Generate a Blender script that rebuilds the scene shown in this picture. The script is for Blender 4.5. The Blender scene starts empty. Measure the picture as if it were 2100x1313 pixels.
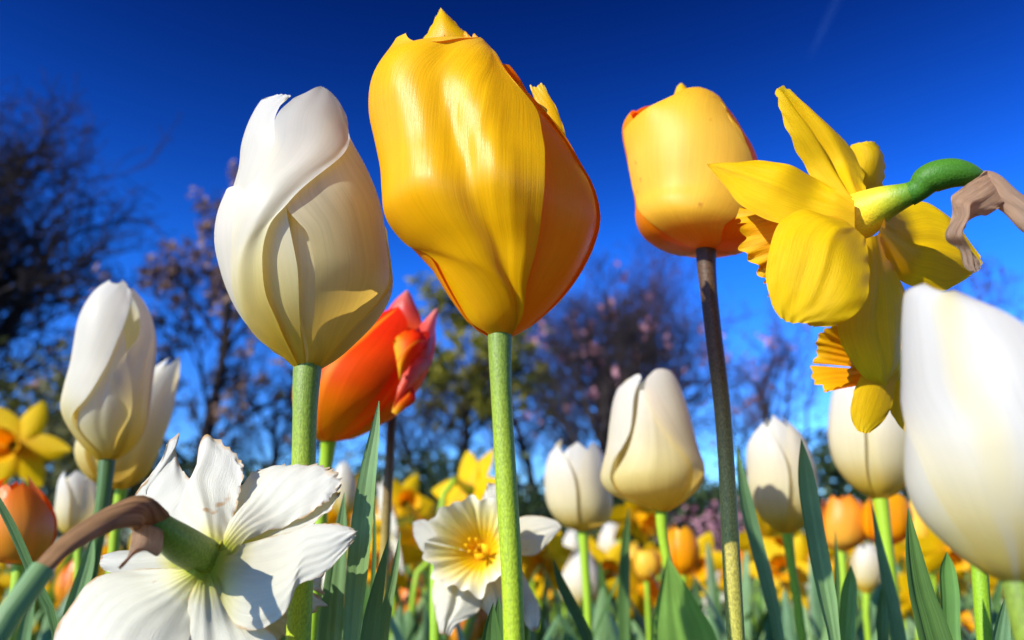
import bpy, math, random
import numpy as np
from mathutils import Vector
R = math.radians
S = bpy.context.scene
COL = S.collection

# ------------------------------------------------------------------ camera
CAM_H, PITCH, LENS = 0.36, R(16.3), 27.0
PW, PH = 2100.0, 1313.0                     # size of the photograph in pixels
F = LENS / 36.0 * PW
cam_data = bpy.data.cameras.new("camera")
cam = bpy.data.objects.new("camera", cam_data)
COL.objects.link(cam)
cam.location = (0, 0, CAM_H)
cam.rotation_euler = (math.pi / 2 + PITCH, 0, 0)
cam_data.lens = LENS
cam_data.sensor_width = 36.0
cam_data.clip_start = 0.005
cam_data.clip_end = 20000
cam_data.dof.use_dof = True
cam_data.dof.focus_distance = 0.163
cam_data.dof.aperture_fstop = 15.0
cam_data.dof.aperture_blades = 0
S.camera = cam

# ------------------------------------------------------------------ light
SUN_EL, SUN_AZ = R(30), R(49)               # azimuth: to the left of straight behind the camera
to_sun = Vector((-math.sin(SUN_AZ) * math.cos(SUN_EL), -math.cos(SUN_AZ) * math.cos(SUN_EL), math.sin(SUN_EL)))
w = bpy.data.worlds.new("World")
S.world = w
w.use_nodes = True
nt = w.node_tree
bg = nt.nodes["Background"]
sky = nt.nodes.new("ShaderNodeTexSky")
sky.sky_type = 'NISHITA'
sky.sun_disc = False
sky.sun_elevation = SUN_EL
sky.sun_rotation = math.atan2(to_sun.x, to_sun.y)
sky.air_density = 1.0
sky.dust_density = 0.3
sky.ozone_density = 3.0
gam = nt.nodes.new("ShaderNodeGamma")       # the photograph's deep polarised blue
gam.inputs[1].default_value = 2.1
gain = nt.nodes.new("ShaderNodeMix")
gain.data_type = 'RGBA'
gain.blend_type = 'MULTIPLY'
gain.inputs[0].default_value = 1.0
gain.inputs[7].default_value = (0.16, 0.36, 0.55, 1)
nt.links.new(sky.outputs[0], gam.inputs[0])
nt.links.new(gam.outputs[0], gain.inputs[6])
wtc = nt.nodes.new("ShaderNodeTexCoord")
wsep = nt.nodes.new("ShaderNodeSeparateXYZ")
nt.links.new(wtc.outputs['Generated'], wsep.inputs[0])
wr = nt.nodes.new("ShaderNodeValToRGB")     # the sky deepens quickly with height
els = wr.color_ramp.elements
while len(els) < 6: els.new(.5)
for el, (zz, cc) in zip(els, [(.03, (.75, .42, .42)), (.15, (.85, .56, .55)), (.34, (.42, .68, .74)), (.46, (.24, .46, .58)), (.57, (.14, .29, .42)), (.64, (.06, .21, .33))]):
    el.position = zz; el.color = (*cc, 1)
nt.links.new(wsep.outputs[2], wr.inputs[0])
dk = nt.nodes.new("ShaderNodeMix"); dk.data_type = 'RGBA'; dk.blend_type = 'MULTIPLY'; dk.inputs[0].default_value = 1.0
nt.links.new(gain.outputs[2], dk.inputs[6]); nt.links.new(wr.outputs[0], dk.inputs[7])
nt.links.new(dk.outputs[2], bg.inputs[0])
bg.inputs[1].default_value = 0.085
sun_d = bpy.data.lights.new("sun", 'SUN')
sun_d.energy = 5.0
sun_d.angle = R(0.5)
sun_d.color = (1.0, 0.95, 0.86)
sun = bpy.data.objects.new("sun", sun_d)
COL.objects.link(sun)
sun.rotation_euler = to_sun.to_track_quat('Z', 'Y').to_euler()
S.view_settings.view_transform = 'Standard'
S.view_settings.look = 'None'
S.view_settings.exposure = 0.58
S.cycles.use_denoising = True
S.cycles.transparent_max_bounces = 8
S.cycles.max_bounces = 8
S.cycles.sample_clamp_indirect = 6.0

# ------------------------------------------------------------------ pixel <-> world
Fw = np.array([0, math.cos(PITCH), math.sin(PITCH)])
Up = np.array([0, -math.sin(PITCH), math.cos(PITCH)])
Ri = np.array([1.0, 0, 0])
EYE = np.array([0, 0, CAM_H])

def ray(x, y):
    d = Fw + Ri * ((x - PW / 2) / F) - Up * ((y - PH / 2) / F)
    return d

def at(x, y, Y):
    """the point Y metres ahead that the photograph shows at pixel x, y"""
    d = ray(x, y)
    return EYE + d * (Y / d[1])

def axial(P):
    return float(np.dot(np.asarray(P) - EYE, Fw))

def project(P):
    v = np.asarray(P) - EYE
    z = v @ Fw
    return np.stack([PW / 2 + F * (v @ Ri) / z, PH / 2 - F * (v @ Up) / z], -1)

def crom(P, n):
    """centripetal Catmull-Rom through the rows of P, n points evenly spread along its length"""
    P = np.asarray(P, float)
    keep = np.concatenate([[True], np.linalg.norm(np.diff(P, axis=0), axis=1) > 1e-9])
    P = P[keep]
    if len(P) == 1:
        return np.repeat(P, n, 0)
    Q = np.vstack([2 * P[0] - P[1], P, 2 * P[-1] - P[-2]])
    k = np.concatenate([[0], np.cumsum(np.linalg.norm(np.diff(Q, axis=0), axis=1) ** .5)])
    out = []
    for i in range(1, len(Q) - 2):
        t0, t1, t2, t3 = k[i - 1:i + 3]
        t = np.linspace(t1, t2, 24, endpoint=False)[:, None]
        a, b, c, d = Q[i - 1], Q[i], Q[i + 1], Q[i + 2]
        A1 = (t1 - t) / (t1 - t0) * a + (t - t0) / (t1 - t0) * b
        A2 = (t2 - t) / (t2 - t1) * b + (t - t1) / (t2 - t1) * c
        A3 = (t3 - t) / (t3 - t2) * c + (t - t2) / (t3 - t2) * d
        B1 = (t2 - t) / (t2 - t0) * A1 + (t - t0) / (t2 - t0) * A2
        B2 = (t3 - t) / (t3 - t1) * A2 + (t - t1) / (t3 - t1) * A3
        out.append((t2 - t) / (t2 - t1) * B1 + (t - t1) / (t2 - t1) * B2)
    D = np.vstack(out + [P[-1:]])
    L = np.concatenate([[0], np.cumsum(np.linalg.norm(np.diff(D, axis=0), axis=1))])
    u = np.linspace(0, L[-1], n)
    return np.stack([np.interp(u, L, D[:, q]) for q in range(D.shape[1])], -1)

def crom_tip(P, n, e=2.2):
    """Catmull-Rom with the points crowded towards the end (leaf tips)"""
    Q = crom(P, n * 12)
    u = 1 - (1 - np.linspace(0, 1, n)) ** e
    x = np.linspace(0, 1, len(Q))
    return np.stack([np.interp(u, x, Q[:, k]) for k in range(Q.shape[1])], -1)

def coons(base, left, right, top):
    """patch [nv, ns, k] between four boundary curves (left/right: nv rows, base/top: ns rows)"""
    nv, ns = len(left), len(base)
    v = np.linspace(0, 1, nv)[:, None, None]
    s = np.linspace(0, 1, ns)[None, :, None]
    ruled_s = left[:, None] * (1 - s) + right[:, None] * s
    ruled_v = base[None] * (1 - v) + top[None] * v
    bil = ((1 - s) * (1 - v) * base[0] + s * (1 - v) * base[-1] + (1 - s) * v * top[0] + s * v * top[-1])
    return ruled_s + ruled_v - bil

def wav(x, y, seed, f=1.0):
    """smooth cheap noise in -1..1 for arrays"""
    r = np.random.RandomState(seed)
    o = 0
    for k in range(5):
        a, b, p, q = r.uniform(-1, 1) * 5 * f, r.uniform(-1, 1) * 5 * f, r.uniform(0, 6.28), r.uniform(.5, 1)
        o = o + q * np.sin(a * x + b * y + p)
    return o / 3.0

# ------------------------------------------------------------------ objects
def thing(name, label, cat, loc=(0, 0, 0), group=None):
    o = bpy.data.objects.new(name, None)
    o.empty_display_size = 0.02
    COL.objects.link(o)
    o.location = loc
    tag(o, label, cat, group)
    return o

def tag(o, label=None, cat=None, group=None, kind=None):
    if label: o['label'] = label
    if cat: o['category'] = cat
    if group: o['group'] = group
    if kind: o['kind'] = kind
    return o

def world_loc(o):
    v = np.zeros(3)
    while o is not None:
        v = v + np.array(o.location)
        o = o.parent
    return v

class MB:
    """collects grids, tubes and faces into one mesh with a uv map"""
    def __init__(s):
        s.v, s.f, s.uv, s.mi, s.n = [], [], [], [], 0
    def grid(s, P, close=False, mat=0, uv=None):
        nv, ns = P.shape[:2]
        s.v.append(P.reshape(-1, 3))
        cols = ns if close else ns - 1
        i = np.arange(nv - 1)[:, None] * ns
        j = np.arange(cols)[None]
        j2 = (j + 1) % ns
        q = np.stack([i + j, i + j2, i + ns + j2, i + ns + j], -1).reshape(-1, 4) + s.n
        s.f.append(q)
        V = np.linspace(0, 1, nv); U = np.linspace(0, 1, cols + 1)
        a, b = np.meshgrid(np.arange(nv - 1), np.arange(cols), indexing='ij')
        a, b = a.ravel(), b.ravel()
        s.uv.append(np.stack([np.stack([U[b], V[a]], -1), np.stack([U[b + 1], V[a]], -1),
                              np.stack([U[b + 1], V[a + 1]], -1), np.stack([U[b], V[a + 1]], -1)], 1).reshape(-1, 2))
        s.mi.append(np.full(len(q), mat))
        s.n += nv * ns
        return s
    def tube(s, pts, rad, seg=8, mat=0, squash=1.0, cap=False):
        P = np.asarray(pts, float)
        r = np.asarray(rad, float) * np.ones(len(P))
        T = np.gradient(P, axis=0)
        T /= np.linalg.norm(T, axis=1)[:, None] + 1e-12
        ref = np.array([0.0, 1.0, 0.0]) if abs(T[0, 1]) < .9 else np.array([1.0, 0, 0])
        A = np.cross(T, ref); A /= np.linalg.norm(A, axis=1)[:, None] + 1e-12
        B = np.cross(T, A)
        th = np.linspace(0, 2 * math.pi, seg, endpoint=False)
        G = P[:, None] + r[:, None, None] * (np.cos(th)[None, :, None] * A[:, None] + squash * np.sin(th)[None, :, None] * B[:, None])
        if cap:
            G = np.concatenate([np.repeat(P[None, :1], seg, 1).reshape(1, seg, 3), G, np.repeat(P[None, -1:], seg, 1).reshape(1, seg, 3)], 0)
        return s.grid(G, True, mat)
    def quads(s, Q, mat=0):
        """Q [n,4,3] loose quads"""
        n = len(Q)
        s.v.append(Q.reshape(-1, 3))
        s.f.append(np.arange(n * 4).reshape(n, 4) + s.n)
        s.uv.append(np.tile(np.array([[0, 0], [1, 0], [1, 1], [0, 1]], float), (n, 1)))
        s.mi.append(np.full(n, mat))
        s.n += n * 4
        return s
    def build(s, name, mats, parent=None, smooth=True):
        V = np.vstack(s.v)
        if parent is not None:
            V = V - world_loc(parent)
        Fq = np.vstack(s.f)
        me = bpy.data.meshes.new(name)
        me.vertices.add(len(V)); me.vertices.foreach_set("co", V.astype(np.float32).ravel())
        me.loops.add(len(Fq) * 4); me.loops.foreach_set("vertex_index", Fq.astype(np.int32).ravel())
        me.polygons.add(len(Fq))
        me.polygons.foreach_set("loop_start", (np.arange(len(Fq)) * 4).astype(np.int32))
        me.polygons.foreach_set("material_index", np.concatenate(s.mi).astype(np.int32))
        me.polygons.foreach_set("use_smooth", np.full(len(Fq), smooth))
        uvl = me.uv_layers.new(name="UVMap")
        uvl.data.foreach_set("uv", np.vstack(s.uv).astype(np.float32).ravel())
        me.update(calc_edges=True)
        me.validate()
        for m in (mats if isinstance(mats, (list, tuple)) else [mats]):
            me.materials.append(m)
        o = bpy.data.objects.new(name, me)
        COL.objects.link(o)
        if parent is not None:
            o.parent = parent
        return o

# ------------------------------------------------------------------ materials
def new_mat(name):
    m = bpy.data.materials.new(name)
    m.use_nodes = True
    t = m.node_tree
    for n in list(t.nodes): t.nodes.remove(n)
    out = t.nodes.new("ShaderNodeOutputMaterial")
    return m, t, out

def N(t, kind, **kw):
    n = t.nodes.new(kind)
    for k, v in kw.items(): setattr(n, k, v)
    return n

def ramp(t, stops):
    n = t.nodes.new("ShaderNodeValToRGB")
    e = n.color_ramp.elements
    while len(e) < len(stops): e.new(0.5)
    for el, (p, c) in zip(e, stops):
        el.position = p
        el.color = (*c, 1)
    return n

def mixc(t, fac, a, b, mode='MIX'):
    n = t.nodes.new("ShaderNodeMix")
    n.data_type = 'RGBA'; n.blend_type = mode
    for sock, val in ((n.inputs[0], fac), (n.inputs[6], a), (n.inputs[7], b)):
        if hasattr(val, 'links') or hasattr(val, 'is_linked'): t.links.new(val, sock)
        elif isinstance(val, (int, float)): sock.default_value = val
        else: sock.default_value = (*val, 1)
    return n.outputs[2]

def petal_mat(name, stops, trans, tint=(1, .9, .6), tfac=.4, rough=.38, spec=.5, vein=.25, bump=.25, rib=None, ribw=.035, vscale=70, grain=.12, spots=None, edge=None):
    m, t, out = new_mat(name)
    L = t.links.new
    uv = N(t, "ShaderNodeUVMap", uv_map="UVMap")
    sep = N(t, "ShaderNodeSeparateXYZ"); L(uv.outputs[0], sep.inputs[0])
    rp = ramp(t, stops); L(sep.outputs[1], rp.inputs[0])
    mp = N(t, "ShaderNodeMapping"); mp.inputs['Scale'].default_value = (vscale, 2.2, 1); L(uv.outputs[0], mp.inputs[0])
    no = N(t, "ShaderNodeTexNoise"); no.inputs['Scale'].default_value = 1; no.inputs['Detail'].default_value = 5; no.inputs['Distortion'].default_value = .4
    L(mp.outputs[0], no.inputs['Vector'])
    geo = N(t, "ShaderNodeTexCoord")
    n2 = N(t, "ShaderNodeTexNoise"); n2.inputs['Scale'].default_value = 90; n2.inputs['Detail'].default_value = 3
    L(geo.outputs['Object'], n2.inputs['Vector'])
    r1 = ramp(t, [(.3, (1 - vein,) * 3), (.7, (1 + vein * .4,) * 3)]); L(no.outputs[0], r1.inputs[0])
    c = mixc(t, 1.0, rp.outputs[0], r1.outputs[0], 'MULTIPLY')
    r2 = ramp(t, [(.3, (1 - vein * .8,) * 3), (.7, (1.0,) * 3)]); L(n2.outputs[0], r2.inputs[0])
    c = mixc(t, 1.0, c, r2.outputs[0], 'MULTIPLY')
    if rib:
        d = N(t, "ShaderNodeMath", operation='SUBTRACT'); L(sep.outputs[0], d.inputs[0]); d.inputs[1].default_value = .5
        ab = N(t, "ShaderNodeMath", operation='ABSOLUTE'); L(d.outputs[0], ab.inputs[0])
        rr = ramp(t, [(0, (1, 1, 1)), (ribw * .4, (.8, .8, .8)), (ribw, (0, 0, 0))]); L(ab.outputs[0], rr.inputs[0])
        c = mixc(t, rr.outputs[0], c, rib)
    if spots:
        n4 = N(t, "ShaderNodeTexNoise"); n4.inputs['Scale'].default_value = 230; n4.inputs['Detail'].default_value = 2
        L(geo.outputs['Object'], n4.inputs['Vector'])
        rs = ramp(t, [(.70, (0, 0, 0)), (.76, (1, 1, 1))]); L(n4.outputs[0], rs.inputs[0])
        sc_ = N(t, "ShaderNodeMath", operation='MULTIPLY'); L(rs.outputs[0], sc_.inputs[0]); sc_.inputs[1].default_value = .7
        c = mixc(t, sc_.outputs[0], c, spots)
    if edge:                                     # withered brown rim
        d = N(t, "ShaderNodeMath", operation='SUBTRACT'); L(sep.outputs[0], d.inputs[0]); d.inputs[1].default_value = .5
        ab = N(t, "ShaderNodeMath", operation='ABSOLUTE'); L(d.outputs[0], ab.inputs[0])
        a2 = N(t, "ShaderNodeMath", operation='MULTIPLY'); L(ab.outputs[0], a2.inputs[0]); a2.inputs[1].default_value = 2
        mxx = N(t, "ShaderNodeMath", operation='MAXIMUM'); L(a2.outputs[0], mxx.inputs[0]); L(sep.outputs[1], mxx.inputs[1])
        n6 = N(t, "ShaderNodeTexNoise"); n6.inputs['Scale'].default_value = 260; n6.inputs['Detail'].default_value = 3; L(geo.outputs['Object'], n6.inputs['Vector'])
        ad = N(t, "ShaderNodeMath", operation='MULTIPLY_ADD'); L(n6.outputs[0], ad.inputs[0]); ad.inputs[1].default_value = .16; L(mxx.outputs[0], ad.inputs[2])
        re_ = ramp(t, [(1.0, (0, 0, 0)), (1.0, (1, 1, 1))]); sb = N(t, "ShaderNodeMath", operation='SUBTRACT'); L(ad.outputs[0], sb.inputs[0]); sb.inputs[1].default_value = 1.035
        ml = N(t, "ShaderNodeMath", operation='MULTIPLY'); ml.use_clamp = True; L(sb.outputs[0], ml.inputs[0]); ml.inputs[1].default_value = 18
        c = mixc(t, ml.outputs[0], c, edge)
    m3 = N(t, "ShaderNodeMapping"); m3.inputs['Scale'].default_value = (150, 5, 1); L(uv.outputs[0], m3.inputs[0])
    n3 = N(t, "ShaderNodeTexNoise"); n3.inputs['Scale'].default_value = 1; n3.inputs['Detail'].default_value = 6; n3.inputs['Roughness'].default_value = .65
    L(m3.outputs[0], n3.inputs['Vector'])
    b1 = N(t, "ShaderNodeBump"); b1.inputs['Strength'].default_value = bump; b1.inputs['Distance'].default_value = .0006; L(n3.outputs[0], b1.inputs['Height'])
    n5 = N(t, "ShaderNodeTexNoise"); n5.inputs['Scale'].default_value = 3500; n5.inputs['Detail'].default_value = 1
    L(geo.outputs['Object'], n5.inputs['Vector'])
    b2 = N(t, "ShaderNodeBump"); b2.inputs['Strength'].default_value = grain; b2.inputs['Distance'].default_value = .0002
    L(n5.outputs[0], b2.inputs['Height']); L(b1.outputs[0], b2.inputs['Normal'])
    p = N(t, "ShaderNodeBsdfPrincipled")
    p.inputs['Roughness'].default_value = rough
    p.inputs['Specular IOR Level'].default_value = spec
    L(c, p.inputs['Base Color']); L(b2.outputs[0], p.inputs['Normal'])
    tr = N(t, "ShaderNodeBsdfTranslucent")
    L(mixc(t, 1.0, mixc(t, trans, c, tint), tint, 'MULTIPLY') if trans else c, tr.inputs[0])
    L(b1.outputs[0], tr.inputs['Normal'])
    mx = N(t, "ShaderNodeMixShader"); mx.inputs[0].default_value = tfac
    L(p.outputs[0], mx.inputs[1]); L(tr.outputs[0], mx.inputs[2]); L(mx.outputs[0], out.inputs[0])
    return m

def stem_mat(name, stops, rough=.5, fuzz=.35, spec=.35):
    m, t, out = new_mat(name)
    L = t.links.new
    uv = N(t, "ShaderNodeUVMap", uv_map="UVMap")
    sep = N(t, "ShaderNodeSeparateXYZ"); L(uv.outputs[0], sep.inputs[0])
    rp = ramp(t, stops); L(sep.outputs[1], rp.inputs[0])
    tc = N(t, "ShaderNodeTexCoord")
    mp = N(t, "ShaderNodeMapping"); mp.inputs['Scale'].default_value = (2600, 2600, 1500); L(tc.outputs['Object'], mp.inputs[0])
    no = N(t, "ShaderNodeTexNoise"); no.inputs['Scale'].default_value = 1; no.inputs['Detail'].default_value = 2
    L(mp.outputs[0], no.inputs['Vector'])
    r1 = ramp(t, [(.35, (1 - fuzz,) * 3), (.68, (1 + fuzz,) * 3)]); L(no.outputs[0], r1.inputs[0])
    c = mixc(t, 1.0, rp.outputs[0], r1.outputs[0], 'MULTIPLY')
    b = N(t, "ShaderNodeBump"); b.inputs['Strength'].default_value = .5; b.inputs['Distance'].default_value = .0002; L(no.outputs[0], b.inputs['Height'])
    p = N(t, "ShaderNodeBsdfPrincipled"); p.inputs['Roughness'].default_value = rough; p.inputs['Specular IOR Level'].default_value = spec
    p.inputs['Sheen Weight'].default_value = .06; p.inputs['Sheen Roughness'].default_value = .4
    L(c, p.inputs['Base Color']); L(b.outputs[0], p.inputs['Normal'])
    L(p.outputs[0], out.inputs[0])
    return m

def leaf_mat(name, col, dark, tcol, tfac=.25, rough=.42, stripes=26, spec=.5):
    m, t, out = new_mat(name)
    L = t.links.new
    uv = N(t, "ShaderNodeUVMap", uv_map="UVMap")
    mp = N(t, "ShaderNodeMapping"); mp.inputs['Scale'].default_value = (stripes, 1.2, 1); L(uv.outputs[0], mp.inputs[0])
    no = N(t, "ShaderNodeTexNoise"); no.inputs['Scale'].default_value = 1; no.inputs['Detail'].default_value = 4; L(mp.outputs[0], no.inputs['Vector'])
    tc = N(t, "ShaderNodeTexCoord")
    n2 = N(t, "ShaderNodeTexNoise"); n2.inputs['Scale'].default_value = 60; n2.inputs['Detail'].default_value = 4; L(tc.outputs['Object'], n2.inputs['Vector'])
    oi = N(t, "ShaderNodeObjectInfo")
    r = ramp(t, [(.32, dark), (.66, col)]); L(no.outputs[0], r.inputs[0])
    r2 = ramp(t, [(.3, (.72, .72, .72)), (.7, (1.1, 1.1, 1.1))]); L(n2.outputs[0], r2.inputs[0])
    c = mixc(t, 1.0, r.outputs[0], r2.outputs[0], 'MULTIPLY')
    r3 = ramp(t, [(0, (.72, .8, .78)), (1, (1.25, 1.18, .95))]); L(oi.outputs['Random'], r3.inputs[0])
    c = mixc(t, 1.0, c, r3.outputs[0], 'MULTIPLY')
    b = N(t, "ShaderNodeBump"); b.inputs['Strength'].default_value = .35; b.inputs['Distance'].default_value = .0005; L(no.outputs[0], b.inputs['Height'])
    p = N(t, "ShaderNodeBsdfPrincipled"); p.inputs['Roughness'].default_value = rough; p.inputs['Specular IOR Level'].default_value = spec
    L(c, p.inputs['Base Color']); L(b.outputs[0], p.inputs['Normal'])
    tr = N(t, "ShaderNodeBsdfTranslucent"); tr.inputs[0].default_value = (*tcol, 1)
    mx = N(t, "ShaderNodeMixShader"); mx.inputs[0].default_value = tfac
    L(p.outputs[0], mx.inputs[1]); L(tr.outputs[0], mx.inputs[2]); L(mx.outputs[0], out.inputs[0])
    return m

def plain_mat(name, a, b, scale=20, rough=.8, spec=.3, tfac=0, tcol=(0, 0, 0), bump=0.3, rnd=0):
    m, t, out = new_mat(name)
    L = t.links.new
    tc = N(t, "ShaderNodeTexCoord")
    no = N(t, "ShaderNodeTexNoise"); no.inputs['Scale'].default_value = scale; no.inputs['Detail'].default_value = 5; L(tc.outputs['Object'], no.inputs['Vector'])
    r = ramp(t, [(.35, a), (.65, b)]); L(no.outputs[0], r.inputs[0])
    bp = N(t, "ShaderNodeBump"); bp.inputs['Strength'].default_value = bump; bp.inputs['Distance'].default_value = .3 / scale; L(no.outputs[0], bp.inputs['Height'])
    p = N(t, "ShaderNodeBsdfPrincipled"); p.inputs['Roughness'].default_value = rough; p.inputs['Specular IOR Level'].default_value = spec
    L(r.outputs[0], p.inputs['Base Color']); L(bp.outputs[0], p.inputs['Normal'])
    if tfac:
        tr = N(t, "ShaderNodeBsdfTranslucent"); tr.inputs[0].default_value = (*tcol, 1)
        mx = N(t, "ShaderNodeMixShader"); mx.inputs[0].default_value = tfac
        L(p.outputs[0], mx.inputs[1]); L(tr.outputs[0], mx.inputs[2]); L(mx.outputs[0], out.inputs[0])
    else:
        L(p.outputs[0], out.inputs[0])
    return m

M = {}
M['white'] = petal_mat("white_tulip_petal", [(0, (.74, .46, .01)), (.12, (.80, .58, .07)), (.28, (.78, .70, .31)), (.5, (.77, .75, .60)), (1, (.77, .76, .70))],
                       .3, (1, .88, .56), .50, .40, .22, .05, .10)
M['white_glow'] = petal_mat("white_petal_flush_and_glow", [(0, (.76, .46, .01)), (.20, (.82, .62, .10)), (.5, (.83, .75, .36)), (.8, (.84, .80, .60)), (1, (.84, .82, .73))],
                            .35, (1, .80, .36), .52, .42, .2, .10, .10, vscale=40)  # yellow flush, plus painted-in warm glow of light through shaded petals
M['white_in'] = petal_mat("white_tulip_inner_petal", [(0, (.68, .46, .02)), (.22, (.78, .62, .10)), (.42, (.82, .73, .34)), (1, (.86, .80, .62))],
                          .35, (1, .80, .36), .46, .42, .25, .10, .2, rib=(.78, .66, .22), ribw=.05)
M['white_far'] = petal_mat("cream_tulip_petal", [(0, (.78, .46, .01)), (.13, (.81, .60, .08)), (.30, (.79, .73, .42)), (.6, (.79, .77, .65)), (1, (.79, .78, .71))],
                           .3, (1, .86, .52), .48, .4, .2, .06, .1, vscale=24)
M['yellow'] = petal_mat("golden_tulip_petal", [(0, (.92, .50, .006)), (.3, (.95, .53, .002)), (.8, (.95, .55, .003)), (1, (.95, .63, .04))],
                        .2, (1, .54, .03), .40, .33, .28, .12, .2, vscale=120, grain=.1)
M['yellow_b'] = petal_mat("orange_yellow_tulip_petal", [(0, (.92, .40, .004)), (.5, (.94, .41, .002)), (1, (.95, .50, .01))],
                          .3, (1, .42, .01), .44, .34, .25, .06, .16)  # orange copy of golden; paints in shade on the largest tulip's right petal
M['apricot'] = petal_mat("apricot_tulip_petal", [(0, (.92, .42, .01)), (.3, (.95, .60, .04)), (.8, (.95, .63, .06)), (1, (.95, .55, .02))],
                         .2, (1, .58, .06), .40, .42, .25, .09, .14, spots=(.62, .26, .03))
M['red'] = petal_mat("orange_red_tulip_petal", [(0, (.92, .52, .01)), (.16, (.92, .34, .004)), (.34, (.90, .11, .002)), (.6, (.88, .035, .003)), (1, (.84, .02, .008))],
                     .3, (1, .20, .02), .40, .40, .10, .12, .2, rib=(.92, .24, .01), ribw=.06, vscale=40)
M['orange'] = petal_mat("orange_tulip_petal", [(0, (.84, .42, .03)), (.45, (.88, .32, .02)), (1, (.88, .15, .006))],
                        .3, (1, .34, .02), .3, .3, .4, .1, .2, vscale=30)
M['peach'] = petal_mat("peach_tulip_petal", [(0, (.90, .55, .06)), (.5, (.92, .40, .03)), (1, (.90, .26, .01))], .3, (1, .46, .06), .35, .4, .3, .1, .1, vscale=20)
M['daff'] = petal_mat("yellow_daffodil_petal", [(0, (.94, .56, .01)), (.2, (.93, .59, .003)), (.8, (.93, .59, .002)), (1, (.92, .62, .01))],
                      .15, (1, .66, .01), .42, .5, .15, .12, .4, vscale=60)
M['corona'] = petal_mat("orange_corona", [(0, (.92, .40, .003)), (.6, (.94, .42, .002)), (1, (.95, .56, .006))], .2, (1, .5, .02), .40, .45, .2, .15, .4, vscale=60)
M['narc'] = petal_mat("white_narcissus_petal", [(0, (.30, .42, .02)), (.07, (.52, .52, .06)), (.15, (.68, .63, .24)), (.30, (.70, .67, .50)), (1, (.70, .67, .56))],
                      .2, (1, .88, .58), .34, .5, .2, .06, .4, vscale=26, spots=(.45, .22, .05), edge=(.50, .29, .10))
M['narc_corona'] = petal_mat("split_corona", [(0, (.92, .44, .002)), (.34, (.93, .62, .01)), (.68, (.90, .80, .30)), (1, (.88, .84, .66))], .2, (1, .80, .3), .3, .45, .2, .12, .4, vscale=60)
M['stem'] = stem_mat("tulip_stem", [(0, (.30, .44, .012)), (.82, (.36, .48, .012)), (.93, (.27, .36, .015)), (1, (.15, .22, .025))], fuzz=.22)
M['stem_shaded'] = stem_mat("brown_green_stem_shaded_top", [(0, (.32, .40, .015)), (.70, (.38, .42, .04)), (.84, (.36, .28, .05)), (.93, (.12, .065, .02)), (1, (.07, .038, .016))], fuzz=.3)  # brown pigment towards the top, with the shade under the blooms painted in
M['stem_far'] = stem_mat("green_stem", [(0, (.20, .36, .01)), (1, (.28, .44, .015))], fuzz=.1)
M['daff_tube'] = stem_mat("floral_tube", [(0, (.06, .17, .01)), (.16, (.14, .25, .01)), (.34, (.52, .48, .015)), (.5, (.90, .62, .02)), (1, (.93, .60, .01))], fuzz=.12)
M['ovary'] = stem_mat("green_ovary", [(0, (.05, .16, .01)), (1, (.045, .15, .01))], .5, .15, .2)
M['narc_tube'] = stem_mat("green_floral_tube", [(0, (.13, .21, .012)), (.55, (.26, .34, .02)), (.85, (.46, .46, .02)), (1, (.70, .58, .03))], fuzz=.2)
M['spathe'] = petal_mat("papery_spathe", [(0, (.76, .47, .27)), (.4, (.78, .50, .30)), (1, (.80, .58, .40))], .3, (1, .72, .46), .45, .6, .2, .3, .9, vscale=22)
M['spathe_d'] = petal_mat("brown_spathe", [(0, (.76, .42, .18)), (.5, (.72, .42, .19)), (.85, (.46, .25, .09)), (1, (.16, .08, .03))], .3, (1, .6, .3), .3, .6, .1, .62, .7, vscale=16)
M['leaf'] = leaf_mat("daffodil_leaf_green", (.20, .34, .15), (.12, .22, .09), (.22, .38, .03), spec=.35)
M['leaf_t'] = leaf_mat("tulip_leaf_green", (.21, .40, .09), (.14, .29, .06), (.30, .50, .03), .3, .38, 14, spec=.35)
M['leaf_d'] = leaf_mat("deep_leaf_green", (.10, .20, .05), (.05, .11, .025), (.14, .26, .02), .2, spec=.35)
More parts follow.
